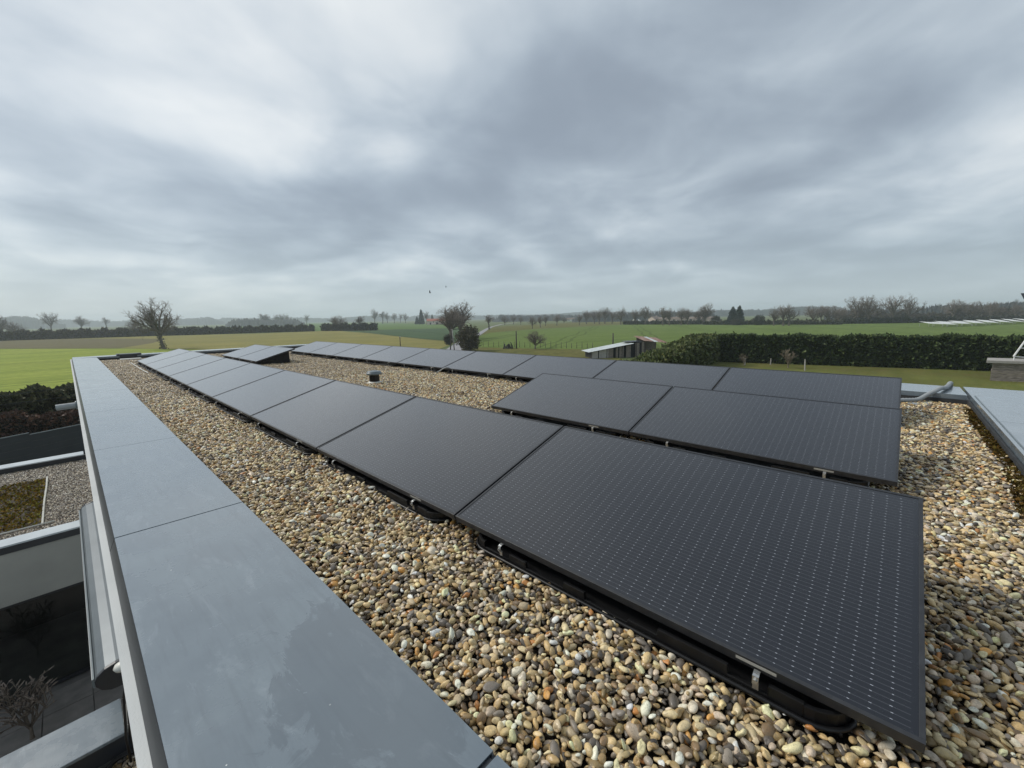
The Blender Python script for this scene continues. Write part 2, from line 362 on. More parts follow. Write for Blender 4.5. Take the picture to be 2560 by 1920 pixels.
def leaf_cards(name, P, size, cols, mat, parent, rng, up=0.0, aspect=1.0, nrm=None, off=True):
    """little folded-free four-cornered leaves or sprays at the points P, each its own size, turn and tone"""
    n = len(P); a = rng.normal(size=(n, 3)); a[:, 2] += up
    if nrm is not None: a += nrm
    a /= np.linalg.norm(a, axis=1, keepdims=True) + 1e-9
    b = np.cross(a, rng.normal(size=(n, 3))); b /= np.linalg.norm(b, axis=1, keepdims=True) + 1e-9
    s = np.asarray(size).reshape(-1, 1) * (1 + .35 * rng.normal(size=(n, 1)).clip(-1.5, 2))
    la = a * s * aspect; wb = b * s * .5
    V = np.stack([P - wb * .35, P + la * .45 - wb, P + la, P + la * .45 + wb], 1).reshape(-1, 3)
    F = np.arange(4 * n).reshape(n, 4)
    return np_mesh(name, V, F, mat, parent, cols=np.repeat(cols, 4, 0), off=off)

# ------------------------------------------------------------------ ground and fields
def ground():
    o = MB(); n = 96
    rings = [0, 40, 150, 500, 1200, 2600, 6000, 14000]
    vs = [(0, 0, 0)]; fs = []
    for r in rings[1:]:
        vs += [(r * math.cos(2 * math.pi * j / n), r * math.sin(2 * math.pi * j / n), 0) for j in range(n)]
    for j in range(n): fs.append((0, 1 + j, 1 + (j + 1) % n))
    for i in range(len(rings) - 2):
        a = 1 + i * n
        for j in range(n): fs.append((a + j, a + n + j, a + n + (j + 1) % n, a + (j + 1) % n))
    o.add(vs, fs); g = o.build('ground', MAT['f_far']); tag(g, kind='structure')
def sheet(name, pts, z, mat, label=None):
    o = MB(); P = [at(*p) if len(p) == 2 else Vector(p) for p in pts]
    o.add([(p.x, p.y, z) for p in P], [tuple(range(len(P)))])
    b = o.build(name, mat); me = b.data
    if me.polygons[0].normal.z < 0: me.flip_normals()
    tag(b, kind='structure')
    return b
ground()
sheet('wheat_field', [(-900, 890), (0, 872.5), (300, 871.5), (420, 873), (700, 879), (900, 900), (900, 960), (400, 985), (-900, 1090)], .02, MAT['f_bright'])
sheet('stubble_field', [(-900, 889.5), (-300, 872), (0, 852), (300, 842.5), (640, 834), (785, 828.5), (812, 827.5), (849, 827.5), (920, 833), (1000, 842), (1060, 848.5), (1121, 853.5), (1135, 858), (1090, 876), (1050, 896), (900, 899.5), (700, 878.5), (420, 872.5), (300, 871), (0, 872)], .03, MAT['f_olive'])
sheet('stubble_strip', [(-900, 889), (-300, 871), (0, 852.5), (200, 846.5), (420, 847), (380, 858), (300, 871), (0, 872)], .04, MAT['f_brown'])
sheet('dark_green_field', [(849, 827), (930, 825), (1040, 822.6), (1109, 821), (1150, 820.5), (1175, 836), (1135, 857), (1121, 853), (1060, 848), (1000, 841.5), (920, 832.5)], .05, MAT['f_dark'])
sheet('light_green_field', [(560, 818), (660, 811.5), (760, 808.8), (935, 807.6), (1040, 809), (1110, 812), (1160, 815), (1150, 820), (1109, 820.6), (1040, 822.2), (930, 824.6), (849, 826.6), (812, 827), (785, 828), (640, 833)], .06, MAT['f_light'])
sheet('pasture_field', [(1236, 817), (1330, 812), (1440, 806), (1800, 800), (1800, 806), (1560, 811), (1440, 817), (1330, 823), (1222, 832), (1205, 838), (1212, 829)], .05, MAT['f_verge'])
sheet('green_field', [(1200, 841), (1222, 832.5), (1330, 824), (1440, 818), (1560, 812), (1700, 810.5), (2100, 810), (2300, 806), (2560, 802), (3100, 795), (3100, 960), (2200, 935), (1700, 905), (1500, 880), (1300, 871), (1172, 868)], .04, MAT['f_green'])
sheet('verge', [(1120, 910), (1165, 868), (1300, 871.5), (1480, 874), (1560, 900), (1560, 950), (1120, 950)], .05, MAT['f_verge'])
sheet('lawn', [(60.5, 15.2, 0), (75, -28, 0), (30, -40, 0), (9, -20, 0), (8, 20, 0), (30, 36, 0), (52, 32, 0)], .06, MAT['f_lawn'])
def road():
    Lf = [(1060, 905), (1085, 890), (1112, 876), (1142, 857), (1172, 842), (1197, 831), (1211, 823.5), (1226, 817), (1250, 811), (1290, 807)]
    Rt = [(1165, 905), (1158, 890), (1156, 876), (1172, 857), (1193, 843), (1211, 831), (1221, 823.5), (1234, 817), (1257, 811), (1296, 807)]
    o = MB(); vs = []
    for a, b in zip(Lf, Rt):
        p, q = at(*a), at(*b); vs += [(p.x, p.y, .07), (q.x, q.y, .07)]
    o.add(vs, [(2*i, 2*i+1, 2*i+3, 2*i+2) for i in range(len(Lf) - 1)])
    b = o.build('road', MAT['road']); b.data.update()
    if b.data.polygons[0].normal.z < 0: b.data.flip_normals()
    tag(b, kind='structure')
road()

# ------------------------------------------------------------------ the house
ZG, ZC = CZ - 1.108, CZ - 1.0          # gravel top, coping top
XO, XI = .03, .555                    # left coping, outer and inner edge
XR0, XR1 = 7.1, 7.88                  # rear coping
YF0, YF1 = 18.3, 19.0                 # far coping
YN = -.745                            # inner edge of right coping
XW = -.02                             # face of the upper white wall
house = thing('flat_roofed_house', (3.9, 9, 0), 'white rendered house with gravelled flat roof and wide grey metal coping', 'house')
def build_house():
    ox0, oy0, ox1, oy1, tp = XW, -3.2, XR1 - .03, YF1 - .03, ZC - .062; ix0, iy0, ix1, iy1, fl = XI, YN, XR0, YF0, ZG - .102
    o = MB(); o.add([(ox0, oy0, 4.92), (ox1, oy0, 4.92), (ox1, oy1, 4.92), (ox0, oy1, 4.92), (ox0, oy0, tp), (ox1, oy0, tp), (ox1, oy1, tp), (ox0, oy1, tp), (ix0, iy0, tp), (ix1, iy0, tp), (ix1, iy1, tp), (ix0, iy1, tp), (ix0, iy0, fl), (ix1, iy0, fl), (ix1, iy1, fl), (ix0, iy1, fl)],
        [(3, 2, 1, 0), (0, 1, 5, 4), (1, 2, 6, 5), (2, 3, 7, 6), (3, 0, 4, 7), (4, 5, 9, 8), (5, 6, 10, 9), (6, 7, 11, 10), (7, 4, 8, 11), (8, 9, 13, 12), (9, 10, 14, 13), (10, 11, 15, 14), (11, 8, 12, 15), (12, 13, 14, 15)])
    o.build('wall', MAT['render'], house)
    o = MB(); o.box((.12, -3.2, 0), (XR1 - .15, YF1 - .15, 4.918)); w = o.build('lower_wall', MAT['render'], house)
    o = MB(); o.box((XI + .012, YN - .0, ZG - .1), (XR0 - .012, YF0 - .012, ZG - .045)); o.build('roof_deck', MAT['membrane'], house)
    # upstands inside the parapet
    for a, b in (((XI + .004, YN, ZG - .04), (XI + .022, YF0, ZC - .055)), ((XR0 - .022, YN, ZG - .04), (XR0 - .004, YF0, ZC - .055)),
                 ((XI + .023, YF0 - .022, ZG - .04), (XR0 - .023, YF0 - .004, ZC - .055)), ((XI + .023, YN + .004, ZG - .04), (XR0 - .023, YN + .022, ZC - .055))):
        o = MB(); o.box(a, b); o.build('upstand', MAT['membrane'], house)
    # coping: folded sheets butted with a small open joint
    def along_y(x0, x1, y0, y1, mat, drop=.055, inner=1):
        o = MB(); t = .004; tz = ZC
        sl = .006 * inner
        prof = [(x0, tz - drop), (x0, tz), (x1, tz - sl), (x1, tz - sl - drop), (x1 - t, tz - sl - drop), (x1 - t, tz - sl - t), (x0 + t, tz - t), (x0 + t, tz - drop)]
        o.prism([(x, y0, z) for x, z in prof], (0, y1 - y0, 0)); return o.build('coping', mat, house)
    def along_x(x0, x1, y0, y1, mat, drop=.055, z=0):
        o = MB(); t = .004; tz = ZC + z
        prof = [(y0, tz - drop), (y0, tz), (y1, tz), (y1, tz - drop), (y1 - t, tz - drop), (y1 - t, tz - t), (y0 + t, tz - t), (y0 + t, tz - drop)]
        o.prism([(x0, y, z) for y, z in prof], (x1 - x0, 0, 0)); return o.build('coping', mat, house)
    js = [-2.4, .59, 2.62, 4.64, 6.72, 8.75, 10.8, 12.85, 14.9, 16.95, YF0 - .01]
    for i, (a, b) in enumerate(zip(js, js[1:])):
        g = .007 if i == 1 or i == 0 else .003
        along_y(XO, XI, a + g, b - g, MAT['coping'])
        o = MB(); o.prism([(XO - .001, a + g, ZC - .003), (XO - .024, a + g, ZC - .062), (XO - .019, a + g, ZC - .064), (XO + .003, a + g, ZC - .006)], (0, b - a - 2 * g, 0)); o.build('drip_edge', MAT['trim_dark'], house)  # dark grey drop face, its shadow also put into the colour
        o = MB(); o.box((XO + .008, b - .05, ZC - .02), (XI - .012, b + .05, ZC - .0125)); o.build('joint_strip', MAT['trim_dark'], house)
    for a, b in ((XO, 2.6), (2.6, 4.9), (4.9, XR1)): along_x(a + .003, b - .003, YF0, YF1, MAT['coping'])
    for a, b in ((-.72, 2.0), (2.0, 4.0), (4.0, 6.0), (6.0, 8.1), (8.1, 10.2), (10.2, 12.3), (12.3, 14.4), (14.4, 16.5), (16.5, YF0)): along_y(XR0, XR1, a + .003, b - .003, MAT['coping'], .075)
    for a, b in ((.6, 3.55), (3.55, 5.6), (5.6, XR1)): along_x(a + .003, b - .003, -2.4, YN, MAT['coping'], .085)
    # welted cover strip along the right coping's inner edge
    o = MB(); o.box((1.0, YN - .035, ZC + .0005), (XR0, YN - .028, ZC + .006)); o.build('coping_welt', MAT['trim'], house)
build_house()

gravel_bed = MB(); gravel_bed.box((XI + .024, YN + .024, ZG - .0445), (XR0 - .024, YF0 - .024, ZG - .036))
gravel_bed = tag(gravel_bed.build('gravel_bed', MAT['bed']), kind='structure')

# ------------------------------------------------------------------ solar panels
TILT = R(15.87); PW = 1.0063; PITCHY = 1.734; PL = PITCHY - .014
XB, ZB = 1.242, CZ - 1.006
def solar_proto():
    root = thing('solar_panel', (0, 0, 0), 'black solar panel', 'solar panel', 'solar panels on the gravel roof')
    h = ZB - ZG                       # low edge of the glass above the gravel
    eu = Vector((math.cos(TILT), 0, math.sin(TILT))); en = Vector((-math.sin(TILT), 0, math.cos(TILT)))
    def P(s, y, n): return Vector((0, 0, h)) + eu * s + en * n + Vector((0, y, 0))
    M = Matrix(((eu.x, 0, en.x, 0), (0, 1, 0, 0), (eu.z, 0, en.z, h), (0, 0, 0, 1)))
    o = MB(); d = .035; w = .012
    for a, b in (((0, 0, -d), (w, PL, 0)), ((PW - w, 0, -d), (PW, PL, 0)), ((w, 0, -d), (PW - w, w, 0)), ((w, PL - w, -d), (PW - w, PL, 0))): o.box(a, b, M)
    o.build('frame', MAT['frame'], root, bevel=.0012)
    o = MB(); o.box((w, w, -.008), (PW - w, PL - w, -.0022), M)
    inv = M.inverted()
    def uv(c):
        q = inv @ Vector(c); return (q.y, q.x)
    o.build('cell_glass', MAT['solar'], root, uv=uv)
    o = MB(); o.box((-.0006, .30, -.021), (.0, .405, -.009), M); o.build('maker_label', MAT['paper'], root)
    # ballast tub: rim lip, notched front, curved corners, sloping sides, tall back
    o = MB(); y0, y1 = .13, PL - .13; xf, xk = -.012, .86; r = .10; t = .014; zb = .0; zf = h - .046
    def topz(x): return zf + max(0, x - .03) * math.tan(TILT) * .97
    steps = [(0, .0), (.085, .0), (.087, -.03), (.19, -.03), (.192, .0), (.41, .0), (.413, -.022), (.52, -.022), (.523, -.034), (.70, -.034), (.703, -.006), (.80, -.006), (.803, -.032), (1.0, -.032), (1.003, -.006), (1.10, -.006), (1.103, -.03), (y1 - y0 - 2 * r, -.03)]
    ys = y0 + r; poly = [(xf, ys, zb)] + [(xf, ys + a, zf + b) for a, b in steps] + [(xf, y1 - r, zb)]
    o.prism(poly, (t, 0, 0))
    for s, yc in ((-1, y0 + r), (1, y1 - r)):
        a = [(xf + r - r * math.cos(q), yc + s * r * math.sin(q)) for q in [k * math.pi / 12 for k in range(7)]]
        b = [(xf + r - (r - t) * math.cos(q), yc + s * (r - t) * math.sin(q)) for q in [k * math.pi / 12 for k in range(7)]]
        vs = []; 
        for (ax, ay), (bx, by) in zip(a, b): vs += [(ax, ay, zb), (ax, ay, zf - .004), (bx, by, zf - .004), (bx, by, zb)]
        fs = []
        for k in range(6):
            for e in range(4): fs.append((4*k+e, 4*k+(e+1) % 4, 4*k+4+(e+1) % 4, 4*k+4+e) if s > 0 else (4*k+4+e, 4*k+4+(e+1) % 4, 4*k+(e+1) % 4, 4*k+e))
        o.add(vs, fs)
        ye = yc + s * (r - t) if s > 0 else yc - r
        o.prism([(xf + r, ye, zb), (xk, ye, zb), (xk, ye, topz(xk)), (xf + r, ye, zf - .004)], (0, t, 0))
        # ribs pressed into the side
        for xx in (.3, .5, .7): o.box((xx, ye - (.008 if s < 0 else -t), zb), (xx + .05, ye + (0 if s < 0 else t + .008), topz(xx) - .01))
    o.box((xk - t, y0 + t, zb), (xk, y1 - t, topz(xk) - .002))
    o.box((xf + t + .001, y0 + t + .001, zb), (xk - t - .001, y1 - t - .001, zb + .012))
    tub = o.build('ballast_tub', MAT['black_plastic'], root, bevel=.003)
    lip = MB(); q6 = [k * math.pi / 12 for k in range(7)]
    pts = [(xk, y0, .012), (xf + r, y0, .012)] + [(xf + r - (r + .008) * math.sin(q), y0 + r - (r + .008) * math.cos(q), .012) for q in q6[1:]]
    pts += [(xf + r - (r + .008) * math.cos(q), y1 - r + (r + .008) * math.sin(q), .012) for q in q6] + [(xk, y1 + .008, .012)]
    lip.tube(pts, .0075, 8); lip.build('rim_lip', MAT['black_plastic'], tub, True)
    # bent steel clamps
    for yy in (.345, PL - .345):
        c = MB(); w2 = .008
        prof = [(-.026, .035), (-.028, .066), (-.037, .068), (-.037, .095), (-.029, .098), (-.018, .1), (-.018, .103), (-.032, .103), (-.032, .1), (-.040, .097), (-.040, .065), (-.031, .063), (-.029, .035)]
        c.prism([(x + .012, yy - w2, z * h / .125) for x, z in prof], (0, 2 * w2, 0)); k = c.build('clamp', MAT['steel'], root)
        b = MB(); b.tube([(-.028, yy, .081 * h / .125), (-.034, yy, .081 * h / .125)], .006, 6); b.build('bolt', MAT['steel'], k)
    return root
ORDN = ['nearest', 'second', 'third', 'fourth', 'fifth', 'sixth', 'seventh', 'eighth', 'farthest']
def panels():
    proto = solar_proto(); used = False
    rows = [(0.0, -.1487, range(9), 'front row beside the left coping'), (1.9927, -.1073, (0, 1, 7, 8), 'middle row'), (3.9657, -.126, range(9), 'rear row beside the back coping')]
    for dx, y0, ks, rn in rows:
        for k in ks:
            o = proto if not used else copy_tree(proto)
            used = True
            o.location = (XB + dx + random.uniform(-.002, .002), y0 + k * PITCHY + random.uniform(-.003, .003), ZG)
            if rn == 'middle row':
                lab = {0: 'black solar panel of the middle row, nearest of its near pair', 1: 'black solar panel of the middle row, farther of its near pair', 7: 'black solar panel of the middle row, nearer of its far pair with open black end', 8: 'black solar panel of the middle row, at its far end'}[k]
            else: lab = 'black solar panel in the %s, %s%s' % (rn, ORDN[k], '' if k in (0, 8) else ' from the near end')
            o['label'] = lab
panels()

# ------------------------------------------------------------------ pebbles
def pebble_meshes(n=14):
    out = []; rng = np.random.default_rng(5)
    for i in range(n):
        bm = bmesh.new(); bmesh.ops.create_icosphere(bm, subdivisions=3, radius=.5)
        V = np.array([v.co[:] for v in bm.verts]); d = V / np.linalg.norm(V, axis=1, keepdims=True)
        h = np.ones(len(V))
        for k in range(5):
            w = rng.normal(size=3); w /= np.linalg.norm(w); h += rng.uniform(-.13, .17) * np.clip(d @ w, 0, 1) ** rng.choice([1, 2, 3])
        for k in range(3 if i % 3 else 9):
            w = rng.normal(size=3); w /= np.linalg.norm(w); t = rng.uniform(.62, .85); q = d @ w
            h = np.where(q > t, h * (t / q) ** (.7 if i % 3 else 1.0), h)           # worn flats
        V = d * .5 * h[:, None] * np.array([1, rng.uniform(.68, .92), rng.uniform(.42, .7)])
        for v, c in zip(bm.verts, V): v.co = c
        me = bpy.data.meshes.new('pebble'); bm.to_mesh(me); bm.free()
        me.polygons.foreach_set('use_smooth', [True] * len(me.polygons)); out.append(me)
    return out
PEB = pebble_meshes()
PEBCOL = [(212, 198, 164), (198, 178, 138), (182, 158, 116), (190, 176, 152), (160, 138, 102), (126, 106, 82), (104, 88, 70), (138, 132, 126), (112, 108, 106), (84, 80, 78), (62, 58, 56), (190, 146, 84), (174, 122, 70), (224, 218, 206), (200, 186, 172), (168, 154, 118), (134, 118, 84)]
PEBW = np.array([17, 13, 9, 11, 7, 7, 8, 7, 7, 7, 6, 2.5, 1.5, 12, 8, 6, 6], float); PEBW /= PEBW.sum()
def hexpts(rng, x0, x1, y0, y1, d, jit):
    ys = np.arange(y0, y1, d * .866); pts = []
    for i, y in enumerate(ys):
        xs = np.arange(x0 + (i % 2) * d * .5, x1, d); pts.append(np.stack([xs, np.full_like(xs, y)], 1))
    p = np.concatenate(pts); return p + rng.uniform(-jit, jit, p.shape) * d
def gravel_object(name, mat_key, P, rot, scl, idx, col, parent, kind='stuff'):
    me = bpy.data.meshes.new(name); me.vertices.add(len(P)); me.vertices.foreach_set('co', P.astype(np.float32).ravel())
    def at_(nm, ty, key, arr):
        a = me.attributes.new(nm, ty, 'POINT'); a.data.foreach_set(key, arr.ravel())
    at_('rot', 'FLOAT_VECTOR', 'vector', rot.astype(np.float32)); at_('scl', 'FLOAT_VECTOR', 'vector', scl.astype(np.float32))
    at_('idx', 'INT', 'value', idx.astype(np.int32)); at_('pcol', 'FLOAT_COLOR', 'color', col.astype(np.float32))
    o = finish(name, me, MAT[mat_key], parent, False); tag(o, kind=kind)
    coll = bpy.data.collections.new('pebble_shapes_' + name)
    for i, pm in enumerate(PEB):
        q = bpy.data.objects.new('pebble_shape_%02d' % i, pm.copy()); q.data.materials.clear(); q.data.materials.append(MAT[mat_key]); coll.objects.link(q)
    ng = bpy.data.node_groups.new('scatter_' + name, 'GeometryNodeTree')
    ng.interface.new_socket('Geometry', in_out='INPUT', socket_type='NodeSocketGeometry'); ng.interface.new_socket('Geometry', in_out='OUTPUT', socket_type='NodeSocketGeometry')
    N, L = ng.nodes, ng.links; gi = N.new('NodeGroupInput'); go = N.new('NodeGroupOutput')
    ci = N.new('GeometryNodeCollectionInfo'); ci.inputs['Collection'].default_value = coll; ci.inputs['Separate Children'].default_value = True; ci.inputs['Reset Children'].default_value = True
    ip = N.new('GeometryNodeInstanceOnPoints'); ip.inputs['Pick Instance'].default_value = True
    def na(nm, ty):
        n = N.new('GeometryNodeInputNamedAttribute'); n.data_type = ty; n.inputs['Name'].default_value = nm; return n.outputs['Attribute']
    L.new(gi.outputs[0], ip.inputs['Points']); L.new(ci.outputs[0], ip.inputs['Instance']); L.new(na('idx', 'INT'), ip.inputs['Instance Index'])
    L.new(na('rot', 'FLOAT_VECTOR'), ip.inputs['Rotation']); L.new(na('scl', 'FLOAT_VECTOR'), ip.inputs['Scale'])
    L.new(ip.outputs[0], go.inputs[0])
    md = o.modifiers.new('scatter', 'NODES'); md.node_group = ng
    return o
def pebble_field(rng, P2, zbase, smin, smax, zj, kcol=1.0, grey=0.0):
    n = len(P2); s = smin + (smax - smin) * rng.beta(1.5, 3.0, n); s = np.where(rng.random(n) < .035, s * 1.35, s)
    rot = np.stack([rng.normal(0, .38, n), rng.normal(0, .38, n), rng.uniform(0, 6.283, n)], 1)
    scl = s[:, None] * np.stack([rng.uniform(1.0, 1.45, n), rng.uniform(.85, 1.1, n), rng.uniform(.85, 1.2, n)], 1)
    z = zbase + rng.uniform(-zj, zj, n) + s * .12
    base = np.array([s2l(*c) for c in PEBCOL]); c = base[rng.choice(len(base), n, p=PEBW)] * (1 + rng.normal(0, .16, (n, 1))) * kcol * np.array([1.07, 1.0, .87])
    if grey: g = c.mean(1, keepdims=True) * np.array([1.04, 1.0, .95]); c = c * (1 - grey) + g * grey
    col = np.concatenate([np.clip(c, .01, .85), np.ones((n, 1))], 1)
    return np.concatenate([P2, z[:, None]], 1), rot, scl, rng.integers(0, len(PEB), n), col
def main_gravel():
    rng = np.random.default_rng(11)
    ps = []
    lo = hexpts(rng, XI + .03, XR0 - .03, YN + .03, YF0 - .03, .0235, .34)
    hi = hexpts(rng, XI + .03, XR0 - .03, YN + .03, 8.0, .0255, .45)
    def hidden(p):
        x, y = p[:, 0], p[:, 1]; m = np.zeros(len(p), bool)
        for dx, y0, ks in ((0, -.1487, range(9)), (1.9927, -.1073, (0, 1, 7, 8)), (3.9657, -.126, range(9))):
            for k in ks:
                a = y0 + k * PITCHY
                m |= (x > XB + dx - .016) & (x < XB + dx + .86) & (y > a + .135) & (y < a + PL - .135)
                m |= (x > XB + dx + .3) & (x < XB + dx + .8) & (y > a + .14) & (y < a + PL - .14)
        return m
    lo = lo[~hidden(lo)]; hi = hi[~hidden(hi)]
    vt = lambda p: np.hypot(p[:, 0] - 3.62, p[:, 1] - 6.7) > .12
    lo = lo[vt(lo)]; hi = hi[vt(hi)]
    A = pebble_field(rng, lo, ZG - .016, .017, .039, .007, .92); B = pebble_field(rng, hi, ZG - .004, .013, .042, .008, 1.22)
    P, rot, scl, idx, col = [np.concatenate([a, b]) for a, b in zip(A, B)]
    # shallow drifts, one heaped against the second tub of the front row
    P[:, 2] += .006 * np.sin(P[:, 0] * 5.1 + P[:, 1] * 2.3) + .005 * np.sin(P[:, 1] * 6.7 - P[:, 0] * 3.0)
    P[:, 2] += .032 * np.exp(-((P[:, 1] - 2.45) / .6) ** 2) * np.exp(-((P[:, 0] - 1.2) / .22) ** 2)
    # the stones that show largest become stones of their own
    rel = P - np.array(CAM); dep = rel @ np.array(FW); u = 1280 + FPX * (rel @ np.array(RT)) / dep; v = 960 - FPX * (rel @ np.array(UP)) / dep
    vis = (dep > .2) & (u > 5) & (u < 2555) & (v < 1915) & (P[:, 2] > ZG - .012)
    big = np.where(vis, scl.max(1) / np.maximum(dep, .2), 0); pick = np.argsort(-big)[:300]
    keep = np.ones(len(P), bool); keep[pick] = False
    for me in PEB:
        if not me.materials: me.materials.append(MAT['pebble_stone_single'])
    for i in pick:
        o = bpy.data.objects.new('pebble', PEB[idx[i]]); link(o); o.parent = gravel_bed
        o.location = P[i]; o.rotation_euler = rot[i]; o.scale = scl[i]; o.color = col[i]
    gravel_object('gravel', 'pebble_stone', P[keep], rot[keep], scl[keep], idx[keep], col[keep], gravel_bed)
main_gravel()

# ------------------------------------------------------------------ small things on the roof
def roof_things():
    # mushroom vent
    c = (3.62, 6.70, ZG)
    v = thing('roof_vent', c, 'mushroom shaped roof vent with grey cap on black collar', 'vent')
    o = MB(); o.lathe([(.17, -.01), (.17, .004), (.105, .012), (.1, .03)], c, 28); o.build('flange', MAT['white_plastic'], v, True)
    o = MB(); o.lathe([(.086, .02), (.086, .155), (.11, .157)], c, 28); o.build('collar', MAT['black_plastic'], v)
    o = MB(); o.lathe([(.115, .150), (.13, .155), (.133, .178), (.126, .185), (.12, .187), (.12, .194), (.113, .208), (.08, .216), (.02, .22)], c, 32); o.build('cap', MAT['trim'], v, True)
    # grey conduit leaving over the back coping
    cps = [(6.3, .12, ZG + .02), (6.6, -.02, ZG + .025), (6.80, -.16, ZG + .03), (6.93, -.30, ZG + .035), (7.03, -.38, ZG + .085), (7.10, -.44, ZC + .015), (7.22, -.50, ZC + .045), (7.42, -.55, ZC + .03), (7.62, -.59, ZC + .03), (7.80, -.62, ZC + .045), (7.91, -.635, ZC + .01), (7.95, -.64, ZC - .15), (7.95, -.64, ZC - .9)]
    P = [Vector(p) for p in cps]; fine = []
    for i in range(len(P) - 1):
        a, b, c2, d = P[max(i-1, 0)], P[i], P[i+1], P[min(i+2, len(P)-1)]
        for k in range(10):
            t = k / 10; fine.append(.5 * ((2*b) + (c2-a)*t + (2*a-5*b+4*c2-d)*t*t + (3*b-a-3*c2+d)*t*t*t))
    o = MB(); o.tube(fine, [.024 + (.0018 if i % 2 else -.0012) for i in range(len(fine))], 12)
    tag(o.build('conduit', MAT['conduit'], None, True), 'grey ribbed conduit bent up from the gravel over the back coping', 'conduit')
    o = MB(); o.box((6.72, -.42, ZG - .004), (6.98, -.20, ZG + .008)); tag(o.build('flat_plate', MAT['conduit'], None, bevel=.002), 'small flat grey plate on the gravel under the conduit', 'plate')
    # white cable duct along the far end of the front row
    o = MB(); pts = [(1.14 + .008 * math.sin(y * 1.3), y, ZG + .02) for y in np.linspace(12.2, 15.9, 40)]; o.tube(pts, .011, 8)
    tag(o.build('white_cable', MAT['white_plastic'], None, True), 'long white cable lying on gravel along the front panel row', 'cable')
    # grey cable hooks by the rear row
    o = MB(); x = XB + 3.9657 - .05; y = 6.72
    o.tube([(x + .06, y - .16, ZG + .11), (x + .01, y - .12, ZG + .13), (x - .04, y - .05, ZG + .1), (x - .06, y + .03, ZG + .05), (x - .09, y + .1, ZG + .012)], .013, 8)
    tag(o.build('cable_loop', MAT['conduit'], None, True), 'short grey cable loop coming out below the rear panel row', 'cable')
    # far corner: dark box on the coping, white plate below
    o = MB(); o.box((1.02, YF0 + .05, ZC + .001), (1.62, YF0 + .42, ZC + .05)); o.box((1.08, YF0 - .06, ZC - .07), (1.5, YF0 + .05, ZC + .045))
    tag(o.build('overflow_hood', MAT['alu_dark'], None, bevel=.006), 'dark metal hood folded over the far coping near the corner', 'hood')
    o = MB(); o.box((1.05, YF0 - .62, ZG - .002), (1.55, YF0 - .3, ZG + .03)); tag(o.build('white_plate', MAT['white_plastic'], None, bevel=.004), 'white flat plate on the gravel in the far left corner', 'plate')
    # overflow spout through the left wall
    o = MB(); z = CZ - 1.13; y = 8.5; c = (XW - .005, y, z)
    s = thing('overflow_spout', c, 'grey overflow pipe sticking out of the white wall under the left coping', 'pipe')
    o = MB(); o.tube([(XW - .001, y, z), (XW - .21, y + .02, z - .008)], .042, 16, False); o.tube([(XW - .21, y + .02, z - .008), (XW - .001, y, z)], .037, 16, False); o.build('pipe', MAT['conduit'], s, True)
    o = MB(); o.tube([(XW - .001, y, z), (XW - .02, y, z)], .06, 16); o.build('collar', MAT['trim'], s, True)
    # moss along the right upstand
    rng = np.random.default_rng(3); n = 9000
    x = rng.uniform(.7, 6.7, n); wdt = .035 + .06 * (.5 + .5 * np.sin(x * 2.1 + 1)) * np.exp(-((x - 3.4) / 2.2) ** 2) + .02
    y = YN + .024 + rng.uniform(0, 1, n) ** 1.6 * wdt; z = ZG - .008 + .022 * rng.uniform(0, 1, n)
    leaf_cards('moss', np.stack([x, y, z], 1), .017, srgb_tones(rng, n, [(110, 84, 40), (92, 72, 34), (112, 98, 48), (72, 62, 30)], .2, .6), MAT['moss'], gravel_bed, rng, up=1.0)['kind'] = 'stuff'
roof_things()

